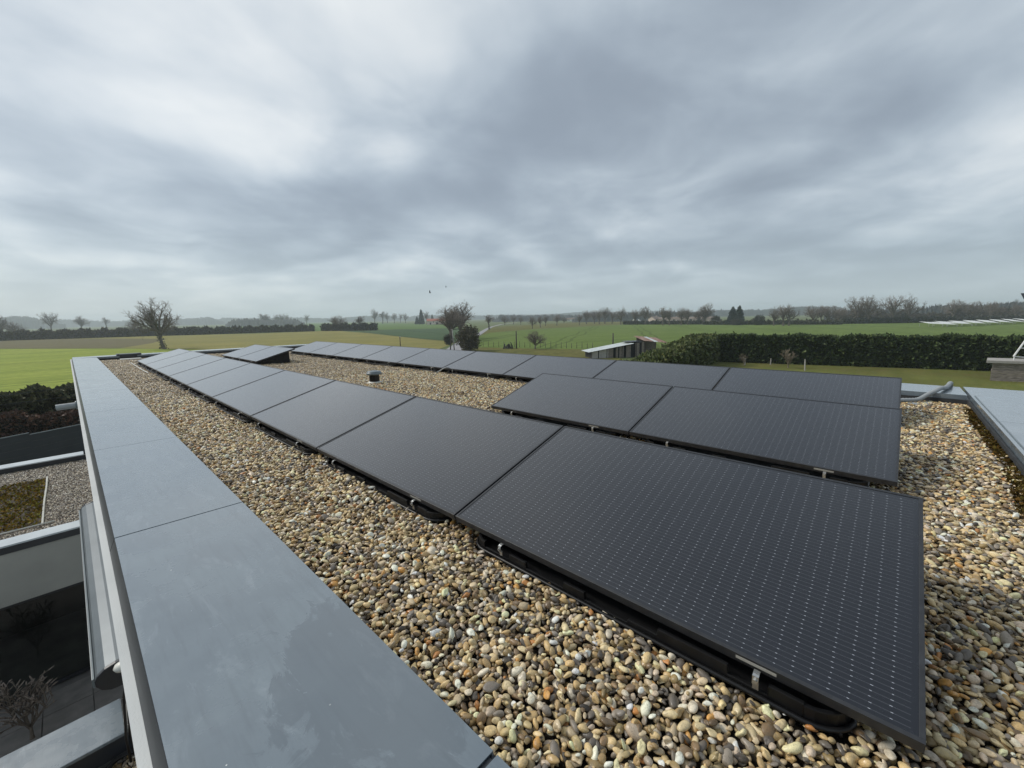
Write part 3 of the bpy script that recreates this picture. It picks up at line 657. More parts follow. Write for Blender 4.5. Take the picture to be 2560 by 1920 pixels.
# ------------------------------------------------------------------ lower roofs, patio and awning on the left
ZL = CZ - 3.6
def left_side():
    sheet('patio', [(-9, 3, 0), (.1, 3, 0), (.1, 12, 0), (-9, 12, 0)], .02, MAT['paving'])
    pat = bpy.data.objects['patio']; ORG['patio'] = Vector((0, 0, 0)); slab = MB(); slab.box((.006, .006, 0), (.594, .594, .022)); base = None
    for i in range(7):
        for j in range(6):
            if base is None:
                base = slab.build('paving_slab', MAT['slab'], pat, bevel=.004); q = base
            else:
                q = base.copy(); link(q); q.parent = pat
            q.location = (-4.1 + i * .6, 6.85 + j * .6, .021 + random.uniform(0, .003)); q.rotation_euler = (random.uniform(-.002, .002), random.uniform(-.002, .002), 0)
    # garage wing
    ya, yb = 10.5, 16.9; xe = -9.0
    g = thing('garage_wing', (-4.5, 13.7, 0), 'low flat roofed wing with grey rendered fascia and dark glazed front', 'building')
    o = MB(); o.box((xe, ya + .03, ZL - 1.06), (0.118, ya + .3, ZL - .09)); o.build('fascia', MAT['render_grey'], g)
    o = MB(); o.box((xe, yb - .3, 0), (0.118, yb - .03, ZL - .09)); o.box((xe, ya + .301, 0), (xe + .25, yb - .301, ZL - .09)); o.build('wall', MAT['render_grey'], g)
    o = MB(); o.box((xe + .251, ya + .301, ZL - .32), (0.118, yb - .301, ZL - .2)); o.build('roof_slab', MAT['membrane'], g)
    o = MB(); o.box((xe + .251, 13.2, .03), (0.116, 13.3, ZL - .33)); o.build('inner_wall', MAT['dark_interior'], g)
    o = MB(); o.box((xe + .251, ya + .2, .012), (0.116, 13.19, .03)); o.build('inner_floor', MAT['paving'], g)
    for y0, y1, mt in ((ya, ya + .36, 'trim_pale'), (yb - .42, yb, 'trim_pale')):
        for a, b in ((xe, -5.6), (-5.6, -3.1), (-3.1, -.103)):
            o = MB(); o.box((a + .002, y0, ZL - .03), (b - .002, y1, ZL)); o.build('coping', MAT[mt], g, bevel=.004)
        o = MB(); o.box((xe, y0 + .012, ZL - .15), (0.116, y0 + .028, ZL - .031)); o.box((xe, y1 - .028, ZL - .17), (0.116, y1 - .012, ZL - .031)); o.build('coping_edge', MAT['trim_dark'], g)
    # glazed front
    y = ya + .16; top = ZL - 1.075; d = MB()
    xs = [-7.6, -5.6, -3.6, -1.75, .06]
    for x in xs: d.box((x - .035, y - .03, .09), (x + .035, y + .03, top - .07))
    fr = None
    d.box((xs[0] - .035, y - .032, .046), (xs[-1] + .02, y + .032, .1)); d.box((xs[0] - .035, y - .032, top - .07), (xs[-1] + .02, y + .032, top))
    fr = d.build('door_frame', MAT['alu_dark'], g)
    for a, b in zip(xs, xs[1:]):
        o = MB(); o.box((a + .036, y - .008, .091), (b - .036, y + .008, top - .071)); o.build('pane', MAT['glass'], g)
    for x in (-6.6, -4.6): 
        o = MB(); o.box((x - .02, y - .05, .9), (x + .02, y - .031, 1.2)); o.build('door_handle', MAT['steel'], fr)
    # gravel and sedum on it
    bed = MB(); bed.box((xe + .26, ya + .37, ZL - .199), (0.115, yb - .43, ZL - .165)); bed = tag(bed.build('lower_gravel_bed', MAT['bed_grey']), kind='structure')
    rng = np.random.default_rng(21)
    sx, sy0, sy1 = -.78, 11.55, 15.15
    p = hexpts(rng, -3.6, .1, ya + .38, yb - .44, .034, .42); p = p[~((p[:, 0] < sx - .02) & (p[:, 1] > sy0) & (p[:, 1] < sy1))]
    gravel_object('lower_gravel', 'pebble_stone', *pebble_field(rng, p, ZL - .158, .022, .045, .006, .95, .55), bed)
    n = 16000; x = rng.uniform(-4.6, sx - .02, n); yy = rng.uniform(sy0 + .02, sy1 - .02, n)
    hgt = .03 + .03 * np.sin(x * 5 + yy * 2) + .03 * np.sin(yy * 7)
    so = leaf_cards('sedum_mat', np.stack([x, yy, ZL - .15 + np.abs(hgt) * rng.uniform(0, 1, n)], 1), .035, srgb_tones(rng, n, [(140, 112, 46), (114, 100, 40), (126, 126, 50), (90, 74, 34), (150, 124, 56)], .22, .9), MAT['moss'], None, rng, up=.8)
    tag(so, kind='stuff')
    o = MB(); o.tube([(sx + .004 * math.sin(t * 2.3), t, ZL - .12) for t in np.linspace(sy0, sy1, 16)], .016, 6); e = o.build('edging_strip', MAT['white_plastic'], None)
    tag(e, 'thin white edging strip along the side of the brown sedum mat', 'edging')
    o = MB(); o.tube([(t, sy0 + .01 * math.sin(t * 3), ZL - .12) for t in np.linspace(-4.6, sx + .16, 16)], .016, 6); e = o.build('edging_strip', MAT['white_plastic'], None)
    tag(e, 'thin white edging strip in front of the brown sedum mat', 'edging')
    # near low roof with its wide grey coping
    h = thing('porch_roof', (-4.5, 3, 0), 'low gravelled porch roof with broad grey coping at lower left', 'roof')
    o = MB(); o.box((-9, 4.78, 0), (0.118, 5.14, ZL - .05)); o.build('wall', MAT['render_grey'], h)
    o = MB(); o.box((-9, -3, ZL - .4), (0.118, 4.779, ZL - .3)); o.build('roof_slab', MAT['membrane'], h)
    for a, b in ((-9, -4.0), (-4.0, -.103)):
        o = MB(); o.box((a + .002, 4.70, ZL - .03), (b, 5.20, ZL)); o.build('coping', MAT['coping'], h, bevel=.006)
    o = MB(); o.box((-9, 4.712, ZL - .2), (0.116, 4.73, ZL - .031)); o.build('coping_edge', MAT['trim_dark'], h)
    bed = MB(); bed.box((-9, -3, ZL - .299), (0.115, 4.71, ZL - .235)); bed = tag(bed.build('porch_gravel_bed', MAT['bed']), kind='structure')
    p = hexpts(rng, -1.6, .1, 2.4, 4.7, .028, .42)
    gravel_object('porch_gravel', 'pebble_stone', *pebble_field(rng, p, ZL - .224, .02, .045, .008, .95), bed)
    # coil of black cable on it, its tail hanging from the awning
    o = MB(); pts = []
    for t in np.linspace(0, 5.2 * 2 * math.pi, 150):
        r = .15 + .012 * math.sin(t * 1.7); pts.append((-.13 + r * math.cos(t), 4.50 + r * 1.0 * math.sin(t), ZL - .19 + .009 * t / 6.28 + .012 * math.sin(t * .9)))
    o.tube(pts, .011, 6)
    o.tube([(-.06, 4.5, ZL - .15), (-.075, 4.5, ZL + .1), (-.05, 4.46, ZL + .45), (.0, 4.42, ZL + .75)], .010, 6); o.tube([(-.1, 4.5, ZL - .15), (-.1, 4.48, ZL + .1), (-.07, 4.46, ZL + .5), (-.01, 4.42, ZL + .75)], .010, 6)
    tag(o.build('cable_coil', MAT['cable'], None, True), 'coil of black cable on the porch gravel hanging from the awning', 'cable')
    # awning cassette on the wall
    zc = CZ - 2.77; y0, y1 = 4.35, 8.75
    a = thing('awning_cassette', (-.2, 6.5, zc), 'long grey closed awning cassette fixed to the white wall', 'awning')
    def outline(k=1.0):
        return [(0.116, zc - .09), (-.03, zc - .115 * k), (-.12, zc - .105 * k), (-.17, zc - .075 * k), (-.198, zc - .03 * k), (-.2, zc + .01), (-.182, zc + .045 * k), (-.135, zc + .078 * k), (-.07, zc + .094 * k), (.02, zc + .1 * k), (0.116, zc + .09)]
    o = MB(); o.prism([(x, y0, z) for x, z in outline()], (0, y1 - y0, 0)); o.build('cassette', MAT['awning'], a, bevel=.008)
    o = MB(); o.box((-.218, y0 + .002, zc - .055), (-.201, y1 - .002, zc + .02)); o.build('front_rail', MAT['trim'], a, bevel=.004)
    for yy, s in ((y0, -1), (y1, 1)):
        o = MB(); o.prism([(x - .004 if x < .11 else x, yy + (.0005 if s > 0 else -.035), z) for x, z in outline(1.06)], (0, .0345, 0)); o.build('end_cap', MAT['alu_dark'], a, bevel=.006)
    for yy in (4.9, 6.5, 8.1):
        o = MB(); o.box((-.03, yy - .06, zc + .101), (0.1175, yy + .06, zc + .15)); o.build('bracket', MAT['trim_dark'], a, bevel=.004)
    # wind sensor above its near end
    c = (-.035, 4.28, zc + .07)
    w = thing('wind_sensor', c, 'small white sensor on the wall above the awning end', 'sensor')
    o = MB(); o.lathe([(.02, -.03), (.05, -.022), (.06, .0), (.05, .02), (.02, .034)], c, 16); o.build('dome', MAT['white_plastic'], w, True)
    o = MB(); o.tube([(0.119, 4.28, zc + .06), (-.02, 4.28, zc + .06)], .014, 8); o.build('arm', MAT['white_plastic'], w)
    # box on the wall at the porch and white sill flashing
    o = MB(); o.box((.06, 16.2, ZL + .05), (0.1185, 16.85, ZL + .12)); o.build('flashing', MAT['white_plastic'], house)
    # bare shrub in the patio
left_side()

# ------------------------------------------------------------------ trees
def grow_tree(seed, H=10.0, trunk=.3, r0=.28, limbs=7, spread=1.0, lean=(0, 0), levels=(6, 6, 4), up=.35, twig=.022, gnarl=.22, limb_len=.42):
    rnd = random.Random(seed); segs = []; tw = []
    def rv(): return Vector((rnd.gauss(0, 1), rnd.gauss(0, 1), rnd.gauss(0, 1))).normalized()
    def branch(p, d, L, r, lev):
        n = (5, 4, 3, 2)[min(lev, 3)]; pts = [(p.copy(), r)]; st = L / n
        for i in range(n):
            d = (d + rv() * gnarl + Vector((0, 0, up * .12))).normalized(); p = p + d * st; q = r * (1 - .62 * (i + 1) / n); pts.append((p.copy(), q))
        (segs if lev < 3 else tw).append((pts, 6 if lev == 0 else 5 if lev == 1 else 3))
        return pts, d
    def kids(pts, L, r, lev):
        k = levels[lev] if lev < len(levels) else 0
        for i in range(k):
            t = .22 + .78 * (i + rnd.random()) / k; j = t * (len(pts) - 1); a = int(min(j, len(pts) - 2)); f = j - a
            p = pts[a][0].lerp(pts[a+1][0], f); ax = (pts[a+1][0] - pts[a][0]).normalized()
            s = rv(); s = (s - ax * s.dot(ax)).normalized()
            d = (ax * rnd.uniform(.35, .9) + s * rnd.uniform(.6, 1.0) + Vector((0, 0, up * .5))).normalized()
            l = L * rnd.uniform(.42, .62) * (1.15 - .45 * t); rr = max(pts[a][1] * .55, twig)
            cp, _ = branch(p, d, l, rr, lev + 1); kids(cp, l, rr, lev + 1)
    base = Vector((0, 0, -.1)); d = Vector((lean[0], lean[1], 1)).normalized(); L = H * trunk
    pts = [(base, r0 * 1.35), (base + d * (.06 * L + .1), r0 * 1.1)]; p = pts[-1][0]
    for i in range(4):
        d = (d + rv() * .07 + Vector((0, 0, .05))).normalized(); p = p + d * L * .25; pts.append((p.copy(), r0 * (1 - .1 * (i + 1))))
    segs.append((pts, 8))
    for i in range(limbs):
        az = 2 * math.pi * (i + rnd.uniform(-.3, .3)) / limbs; el = rnd.uniform(.1, 1.3) if i else 1.4
        q = pts[-1 - rnd.choice((0, 0, 0, 1))]
        dd = Vector((math.cos(az) * math.cos(el) * spread, math.sin(az) * math.cos(el) * spread, math.sin(el) + up)).normalized()
        l = H * limb_len * rnd.uniform(.8, 1.1) * (.8 + .3 * math.sin(el)); rr = r0 * rnd.uniform(.42, .62)
        cp, _ = branch(q[0].copy(), (dd + d * .4).normalized(), l, rr, 0); kids(cp, l, rr, 0)
    return segs, tw
def segs_mesh(segs):
    o = MB()
    for pts, n in segs: o.tube([p for p, _ in pts], [r for _, r in pts], n, False)
    return o
TREES = {}
def tree_proto(key, ivy=0, wood=None, **k):
    segs, tw = grow_tree(**k)
    a = bpy.data.meshes.new('trunk_' + key); o = segs_mesh(segs); a.from_pydata(o.v, [], o.f); a.materials.append(MAT[wood or 'bark']); a.polygons.foreach_set('use_smooth', [True] * len(a.polygons))
    b = bpy.data.meshes.new('crown_' + key); o = segs_mesh(tw); b.from_pydata(o.v, [], o.f); b.materials.append(MAT[wood or 'twig'])
    zs = [v.co.z for v in b.vertices]; xs = [v.co.x for v in b.vertices]; ys = [v.co.y for v in b.vertices]
    iv = None
    if ivy:
        rng = np.random.default_rng(k['seed']); pts = []
        for ps, n in segs[:1 + ivy]:
            for (p, r), (q, r2) in zip(ps, ps[1:]):
                m = int(60 * (q - p).length) + 4
                for _ in range(m):
                    t = rng.random(); s = rng.normal(size=3); s /= np.linalg.norm(s); pts.append(np.array(p.lerp(q, t)) + s * (r * 1.1 + rng.random() ** 2 * .45))
        pts = np.array(pts); 
        tmp = leaf_cards('ivy_' + key, pts, .2, srgb_tones(rng, len(pts), [(52, 62, 40), (44, 54, 34), (66, 74, 48)], .2, .8), MAT['leaf'], None, rng)
        iv = tmp.data; bpy.data.objects.remove(tmp)
    zs.sort()
    TREES[key] = (a, b, iv, zs[int(len(zs) * .985)], max(max(xs) - min(xs), max(ys) - min(ys)))
def place_tree(key, loc, height, label, rot=0.0, wide=1.0, cat='tree', name='bare_tree', group=None):
    a, b, iv, h, w = TREES[key]; s = height / h
    t = thing(name, loc, label, cat, group); t.rotation_euler = (0, 0, rot); t.scale = (s * wide, s * wide, s)
    parts = [('trunk', a), ('crown', b)] + ([('ivy', iv)] if iv else [])
    for nm, me in parts:
        o = bpy.data.objects.new(nm, me); link(o); o.parent = t
    return t
def conifer_proto(key, seed, H=10, R0=1.9, n=5200, pal=((40, 58, 48), (52, 70, 56), (32, 48, 40))):
    rng = np.random.default_rng(seed); o = MB(); o.tube([(0, 0, -.1), (0, 0, H * .5), (0, 0, H * .97)], [.2, .12, .03], 6)
    a = bpy.data.meshes.new('trunk_' + key); a.from_pydata(o.v, [], o.f); a.materials.append(MAT['bark'])
    z = H * (.06 + .94 * (1 - np.sqrt(rng.random(n)))); az = rng.uniform(0, 6.283, n)
    lob = 1 + .28 * np.sin(az * 5 + z * 2.3) * np.sin(z * 3.1 + az); r = R0 * (1 - z / H) ** .8 * lob * np.sqrt(rng.uniform(.25, 1, n))
    P = np.stack([r * np.cos(az), r * np.sin(az), z], 1)
    tmp = leaf_cards('crown_' + key, P, .38, srgb_tones(rng, n, pal, .2, .85), MAT['leaf'], None, rng, nrm=np.stack([np.cos(az), np.sin(az), -.2 + 0 * az], 1), aspect=1.3)
    b = tmp.data; bpy.data.objects.remove(tmp); TREES[key] = (a, b, None, H, 2 * R0)
def bush_proto(key, seed, H=4.0, Wd=4.0, n=6000, pal=((86, 78, 66), (70, 66, 54), (98, 88, 72)), leaf=.16, aspect=1.8, stems=9):
    rng = np.random.default_rng(seed); o = MB()
    for i in range(stems):
        az = 6.283 * i / stems; e = (Wd * .36 * math.cos(az), Wd * .36 * math.sin(az), H * .8); o.tube([(e[0] * .1, e[1] * .1, -.05), (e[0] * .5, e[1] * .5, H * .4), e], [.05, .035, .012], 4)
    a = bpy.data.meshes.new('stems_' + key); a.from_pydata(o.v, [], o.f); a.materials.append(MAT['bark'])
    d = rng.normal(size=(n, 3)); d /= np.linalg.norm(d, axis=1, keepdims=True); az = np.arctan2(d[:, 1], d[:, 0])
    lob = 1 + .22 * np.sin(az * 3 + d[:, 2] * 4) + .14 * np.sin(az * 7 - d[:, 2] * 6); r = rng.uniform(.2, 1, n) ** .4 * lob
    P = np.stack([d[:, 0] * r * Wd * .44, d[:, 1] * r * Wd * .44, H * .5 + d[:, 2] * r * H * .46], 1); P[:, 2] = np.maximum(P[:, 2], .05)
    tmp = leaf_cards('crown_' + key, P, leaf, srgb_tones(rng, n, pal, .2, .85), MAT['leaf'], None, rng, nrm=d * .6, aspect=aspect)
    b = tmp.data; bpy.data.objects.remove(tmp); TREES[key] = (a, b, None, H, Wd)

def trees():
    L5 = (7, 5, 4)
    tree_proto('oakA', seed=2, spread=1.0, limbs=9, trunk=.22, twig=.016, levels=L5, limb_len=.42, up=.3)
    tree_proto('oakB', seed=9, spread=.9, limbs=9, trunk=.25, twig=.016, levels=L5, limb_len=.42, up=.35)
    tree_proto('oakC', seed=14, spread=1.15, limbs=9, trunk=.2, twig=.016, levels=L5, limb_len=.42, up=.25)
    tree_proto('slim', seed=23, spread=.7, limbs=8, trunk=.26, up=.5, twig=.016, levels=L5, limb_len=.38)
    tree_proto('round', seed=31, spread=1.15, limbs=11, trunk=.15, twig=.015, levels=(7, 6, 4), limb_len=.42, up=.25)
    tree_proto('ivied', seed=40, spread=.8, limbs=7, trunk=.36, ivy=5, twig=.028)
    tree_proto('lean', seed=58, spread=1.05, limbs=10, trunk=.26, r0=.3, ivy=1, twig=.015, levels=(8, 7, 4), gnarl=.26, limb_len=.46, up=.5)
    tree_proto('broad', seed=64, spread=1.15, limbs=11, trunk=.22, r0=.36, twig=.017, levels=(7, 6, 5), gnarl=.26, limb_len=.44, up=.3)
    tree_proto('shrub', seed=77, H=10, spread=1.0, limbs=8, trunk=.12, r0=.14, levels=(4, 3, 2), up=.6, twig=.07, gnarl=.2)
    tree_proto('fruit', seed=71, H=10, spread=.9, limbs=7, trunk=.16, r0=.2, levels=(4, 3, 2), up=.8, twig=.06, gnarl=.18, wood='twig_pale')
    conifer_proto('spruce', 3); conifer_proto('pine', 6, R0=3.2, n=6000, pal=((46, 62, 54), (58, 74, 64), (38, 52, 46)))
    bush_proto('brush', 5); bush_proto('evergreen', 8, 5.2, 5.0, 9000, ((84, 82, 60), (98, 92, 70), (68, 68, 50), (112, 104, 82)), .17)
    bush_proto('dark_brush', 12, 4, 5, 5000, ((58, 60, 48), (72, 70, 56), (48, 50, 42)))
    T = []
    def px(key, u, vb, vt, label, rot=0, wide=1.0, depth=None, **k):
        p = at(u, vb) if depth is None else bearing(u, depth)
        dep = (p - CAM).dot(FW); h = (vb - vt) * dep / FPX * .99
        place_tree(key, (p.x, p.y, -.02), h, label, rot, wide, **k)
    G = 'bare trees across the fields'
    # left
    p = at(410, 873); t = place_tree('lean', (p.x, p.y, -.05), (873 - 752) * (p - CAM).dot(FW) / FPX * 1.02, 'big bare tree leaning left at the edge of the bright green field', R(200), 1.0, group=G)
    lv = RT.copy(); lv.z = 0; q = Matrix.Rotation(R(14), 3, FW.cross(Vector((0, 0, 1))).cross(Vector((0, 0, 1))).normalized()); t.rotation_euler = (q @ Matrix.Rotation(R(200), 3, 'Z')).to_euler()
    px('oakC', 338, 838, 796, 'bare spreading tree in the hedge just left of the big leaning tree', 1.0, 1.15, group=G)
    px('oakA', 130, 831, 782, 'round bare tree beyond the brown hedge, second from the left edge', 2.0, 1.1, group=G)
    px('oakB', 205, 829, 790, 'flat topped bare tree alone beyond the brown hedge', 4.1, 1.35, group=G)
    px('ivied', 268, 824, 794, 'small ivied tree between flat topped tree and leaning tree', .5, .9, group=G)
    px('slim', 8, 846, 788, 'slender bare tree at the left edge of the picture', 2.6, 1.1, group=G)
    px('round', 40, 846, 806, 'low scrubby bare tree in the hedge near the left edge', .8, 1.0, group=G)
    for i, (u, vb, vt, k, lab) in enumerate([(658, 815, 785, 'ivied', 'ivied tree on the far hill, left of a close pair'), (668, 815, 786, 'ivied', 'ivied tree on the far hill, right of a close pair'),
        (694, 814, 787, 'oakB', 'bare tree on the far hill right of the ivied pair'), (707, 814, 785, 'oakA', 'bare tree in the middle of a far clump of three'), (720, 813, 786, 'oakC', 'bare tree at the right of a far clump of three'), (767, 812, 786, 'slim', 'lone thin bare tree on the far hill above the hedge gap'),
        (937, 810, 773, 'slim', 'tallest bare tree of the far row left of the farmhouse'), (957, 809, 779, 'ivied', 'ivied tree second in the far row left of the farmhouse'), (969, 808, 781, 'slim', 'thin bare tree third in the far row left of the farmhouse'),
        (986, 808, 783, 'oakA', 'round bare tree fourth in the far row left of the farmhouse'), (1001, 807, 784, 'slim', 'thin bare tree fifth in the far row left of the farmhouse'), (1014, 808, 783, 'oakB', 'bare tree ending the far row left of the farmhouse'),
        (1068, 811, 778, 'slim', 'bare tree standing in front of the red roofed farmhouse')]):
        px(k, u, vb, vt, lab, i * 1.3, 1.0 if k != 'slim' else 1.15, group=G)
    px('round', 845, 827, 790, 'round bare tree rising from the hedge left of the ivied one', 1.2, 1.25, group=G)
    px('ivied', 901, 826, 791, 'dark ivied tree rising from the short far hedge', 2.2, 1.25, group=G)
    px('spruce', 1054, 811, 774, 'tall dark conifer beside the red roofed farmhouse', 0, 1.0, name='conifer')
    px('pine', 1043, 811, 791, 'low dark conifer left of the tall one by the farmhouse', 1, .9, name='conifer')
    px('pine', 1081, 807, 786, 'dark rounded conifer behind the farmhouse roof', 2, .8, name='conifer')
    # the big pair by the road
    px('broad', 1128, 851, 767, 'front bare tree of the big pair beside the road', .4, 1.35, group=G)
    px('broad', 1152, 846, 759, 'rear and taller bare tree of the big pair beside the road', 2.3, 1.25, group=G)
    px('evergreen', 1172, 878, 815, 'dense brownish bush at the bend of the road', 0, 1.0, cat='bush', name='bush')
    px('dark_brush', 1122, 862, 836, 'small dark bush under the big pair of trees', .6, .8, cat='bush', name='bush')
    px('ivied', 1223, 824, 788, 'ivied tree standing by the far end of the road', .7, 1.2, group=G)
    px('round', 1338, 873, 828, 'small round bare tree on the verge beyond the panels', .3, 1.15, group=G)
    far = [(1262, 812, 790, 'round'), (1284, 811, 789, 'oakA'), (1302, 812, 791, 'oakB'), (1331, 822, 789, 'oakC'), (1351, 819, 790, 'slim'), (1364, 815, 788, 'oakB'), (1392, 814, 787, 'oakA'), (1410, 808, 792, 'round'), (1448, 812, 785, 'slim'),
           (1466, 809, 776, 'oakB'), (1486, 808, 776, 'oakA'), (1498, 809, 774, 'slim'), (1512, 808, 769, 'oakA'), (1530, 808, 777, 'slim'), (1552, 810, 769, 'oakC'), (1588, 810, 774, 'oakB'), (1614, 810, 767, 'oakA'), (1657, 812, 768, 'oakB'), (1673, 812, 771, 'slim'), (1703, 811, 770, 'oakA'), (1719, 811, 773, 'oakB'), (1748, 809, 776, 'round'), (1762, 809, 760, 'broad'),
           (1934, 813, 775, 'oakB'), (1958, 813, 763, 'oakA'), (1972, 813, 765, 'oakC'), (2030, 808, 766, 'round'), (2052, 808, 764, 'oakB'), (2072, 808, 766, 'round'), (2098, 806, 769, 'round')]
    rownames = ['in the field row right of the road', 'in the clump behind the meadow', 'in front of the far farm roofs', 'left of the distant dark pines', 'right of the distant dark pines']
    for i, (u, vb, vt, k) in enumerate(far):
        w = 'beyond the green field, %s of thirty counted from the road' % ['first', '2nd', '3rd', '4th', '5th', '6th', '7th', '8th', '9th', '10th', '11th', '12th', '13th', '14th', '15th', '16th', '17th', '18th', '19th', '20th', '21st', '22nd', '23rd', '24th', '25th', '26th', '27th', '28th', '29th', 'last'][i]
        shape = {'round': 'low round', 'oakA': 'spreading', 'oakB': 'upright', 'oakC': 'wide', 'slim': 'slender', 'broad': 'broad tall'}[k]
        px(k, u, vb + (1.5 if u > 1420 else 0), vt, '%s bare tree %s' % (shape, w), i * .9, 1.15, group=G)
    px('pine', 1830, 812, 767, 'dark pine at the left of the clump beyond the green field', .3, 1.0, name='pine_tree')
    px('pine', 1846, 812, 764, 'dark pine at the right of the clump beyond the green field', 1.9, .95, name='pine_tree')
    px('dark_brush', 1789, 811, 790, 'dark ivied bush left of the pine clump', 0, .9, cat='bush', name='bush'); px('dark_brush', 1896, 813, 788, 'dark ivied bush right of the pine clump', 1.1, .9, cat='bush', name='bush')
    px('dark_brush', 1842, 813, 797, 'dark bush at the foot of the pine clump', 2, 1.6, cat='bush', name='bush')
    # right-hand belt
    right = [(2138, 809, 743, 'oakA', 'bare oak at the left of the right hand tree belt'), (2170, 809, 741, 'oakB', 'bare oak second in the right hand tree belt'), (2232, 808, 741, 'oakA', 'tall bare oak, left of a pair rising above the belt'), (2272, 807, 742, 'oakC', 'tall bare oak, right of a pair rising above the belt'),
             (2380, 804, 750, 'oakA', 'bare oak over the white sheets in the field'), (2436, 804, 755, 'round', 'dense rounded bare tree over the white sheets in the field'), (2478, 803, 754, 'oakB', 'bare oak right of the dense rounded tree'), (2540, 802, 757, 'oakC', 'bare oak at the right edge of the picture')]
    for i, (u, vb, vt, k, lab) in enumerate(right): px(k, u, vb, vt, lab, i * 1.1 + .3, 1.12, group=G)
    rnd = random.Random(4); bl = ['at the foot of the oak belt, number %s from the left']
    for i, u in enumerate(range(2108, 2640, 22)):
        vb = 808 - (u - 2108) * .016; p = at(u, vb); dep = (p - CAM).dot(FW) * rnd.uniform(1.03, 1.18); p = bearing(u + rnd.uniform(-6, 6), dep)
        place_tree(rnd.choice(('brush', 'brush', 'dark_brush')), (p.x, p.y, -.02), rnd.uniform(.7, 1.25) * 6.0, 'grey brown thicket under the right hand tree belt, %s from its left end' % nth(i), rnd.uniform(0, 6), rnd.uniform(.9, 1.3), cat='thicket', name='thicket', group='thickets under the right hand tree belt')
    # small pruned fruit trees in the garden
    for u, vb, vt, lab in ((1860, 916, 884, 'leftmost small bare fruit tree in the garden before the hedge'), (1893, 907, 866, 'middle small bare fruit tree before the dark hedge'), (1970, 921, 873, 'rightmost and widest small bare fruit tree in the garden')):
        px('fruit', u, vb, vt, lab, u * .01, 1.3, cat='fruit tree', name='fruit_tree')
    place_tree('shrub', (-1.2, 9.45, .045), 1.15, 'bare shrub in the patio below the low roof', .4, 1.2, cat='shrub', name='bare_shrub')
trees()

# ------------------------------------------------------------------ hedges
def hedge(name, a, b, h, w, label, pal, n, leaf, rng, jag=.12, tuft=.25, stems=True, aspect=1.6, up=.5, hfun=None):
    a, b = Vector(a), Vector(b); L = (b - a).length; t = (b - a).normalized(); s = Vector((-t.y, t.x, 0))
    root = thing(name, ((a + b) * .5)[:2] + (0,), label, 'hedge')
    nb = max(6, int(L / .6)); V = []; F = []
    ph = rng.uniform(0, 6.28, 8)
    def top(x):
        k = 1 + jag * .5 * np.sin(x * .9 + ph[0]) + jag * .4 * np.sin(x * 2.3 + ph[1]) + jag * .3 * np.sin(x * 5.1 + ph[2])
        return h * k * (hfun(x / L) if hfun is not None else 1.0)
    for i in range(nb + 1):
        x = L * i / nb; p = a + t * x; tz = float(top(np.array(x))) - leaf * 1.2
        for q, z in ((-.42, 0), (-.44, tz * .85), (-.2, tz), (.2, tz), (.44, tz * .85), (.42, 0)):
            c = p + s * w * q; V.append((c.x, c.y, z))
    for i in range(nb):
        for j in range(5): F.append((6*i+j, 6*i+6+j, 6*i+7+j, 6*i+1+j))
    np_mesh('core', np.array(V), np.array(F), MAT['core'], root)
    x = rng.uniform(0, L, n); tz = top(x); side = rng.random(n)
    z = tz * rng.uniform(0.02, 1, n) ** .85; off = np.where(side < .46, -.5, np.where(side < .72, .5, 0)); on_top = off == 0
    z = np.where(on_top, tz * (1 - .02 * rng.random(n)), z)
    rough = 1 + .12 * np.sin(x * 3.1 + z * 2.2 + ph[3]) + .1 * np.sin(x * 6.7 - z * 4 + ph[4])
    y = np.where(on_top, rng.uniform(-.46, .46, n), off * rough * np.where(z > tz * .9, .86, 1)) * w
    P = np.array(a)[None] * np.array([1, 1, 0]) + x[:, None] * np.array(t) + y[:, None] * np.array(s); P[:, 2] = z
    nr = np.array(s)[None] * np.sign(off)[:, None] * .9; nr = nr + np.array([0, 0, 1.0]) * (on_top[:, None] * .9)
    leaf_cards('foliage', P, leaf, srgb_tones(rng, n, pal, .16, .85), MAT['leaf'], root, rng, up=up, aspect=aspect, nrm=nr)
    m = int(L * 5 * tuft / .25)
    if m:
        x = rng.uniform(0, L, m); P = np.array(a)[None] * np.array([1, 1, 0]) + x[:, None] * np.array(t) + rng.uniform(-.35, .35, (m, 1)) * w * np.array(s); P[:, 2] = top(x) * .97
        P = np.repeat(P, 9, 0) + rng.normal(0, leaf * .7, (9 * m, 3)) * np.array([1, 1, .8])
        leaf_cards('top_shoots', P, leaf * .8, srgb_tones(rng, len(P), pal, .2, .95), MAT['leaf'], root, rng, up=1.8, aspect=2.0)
    return root
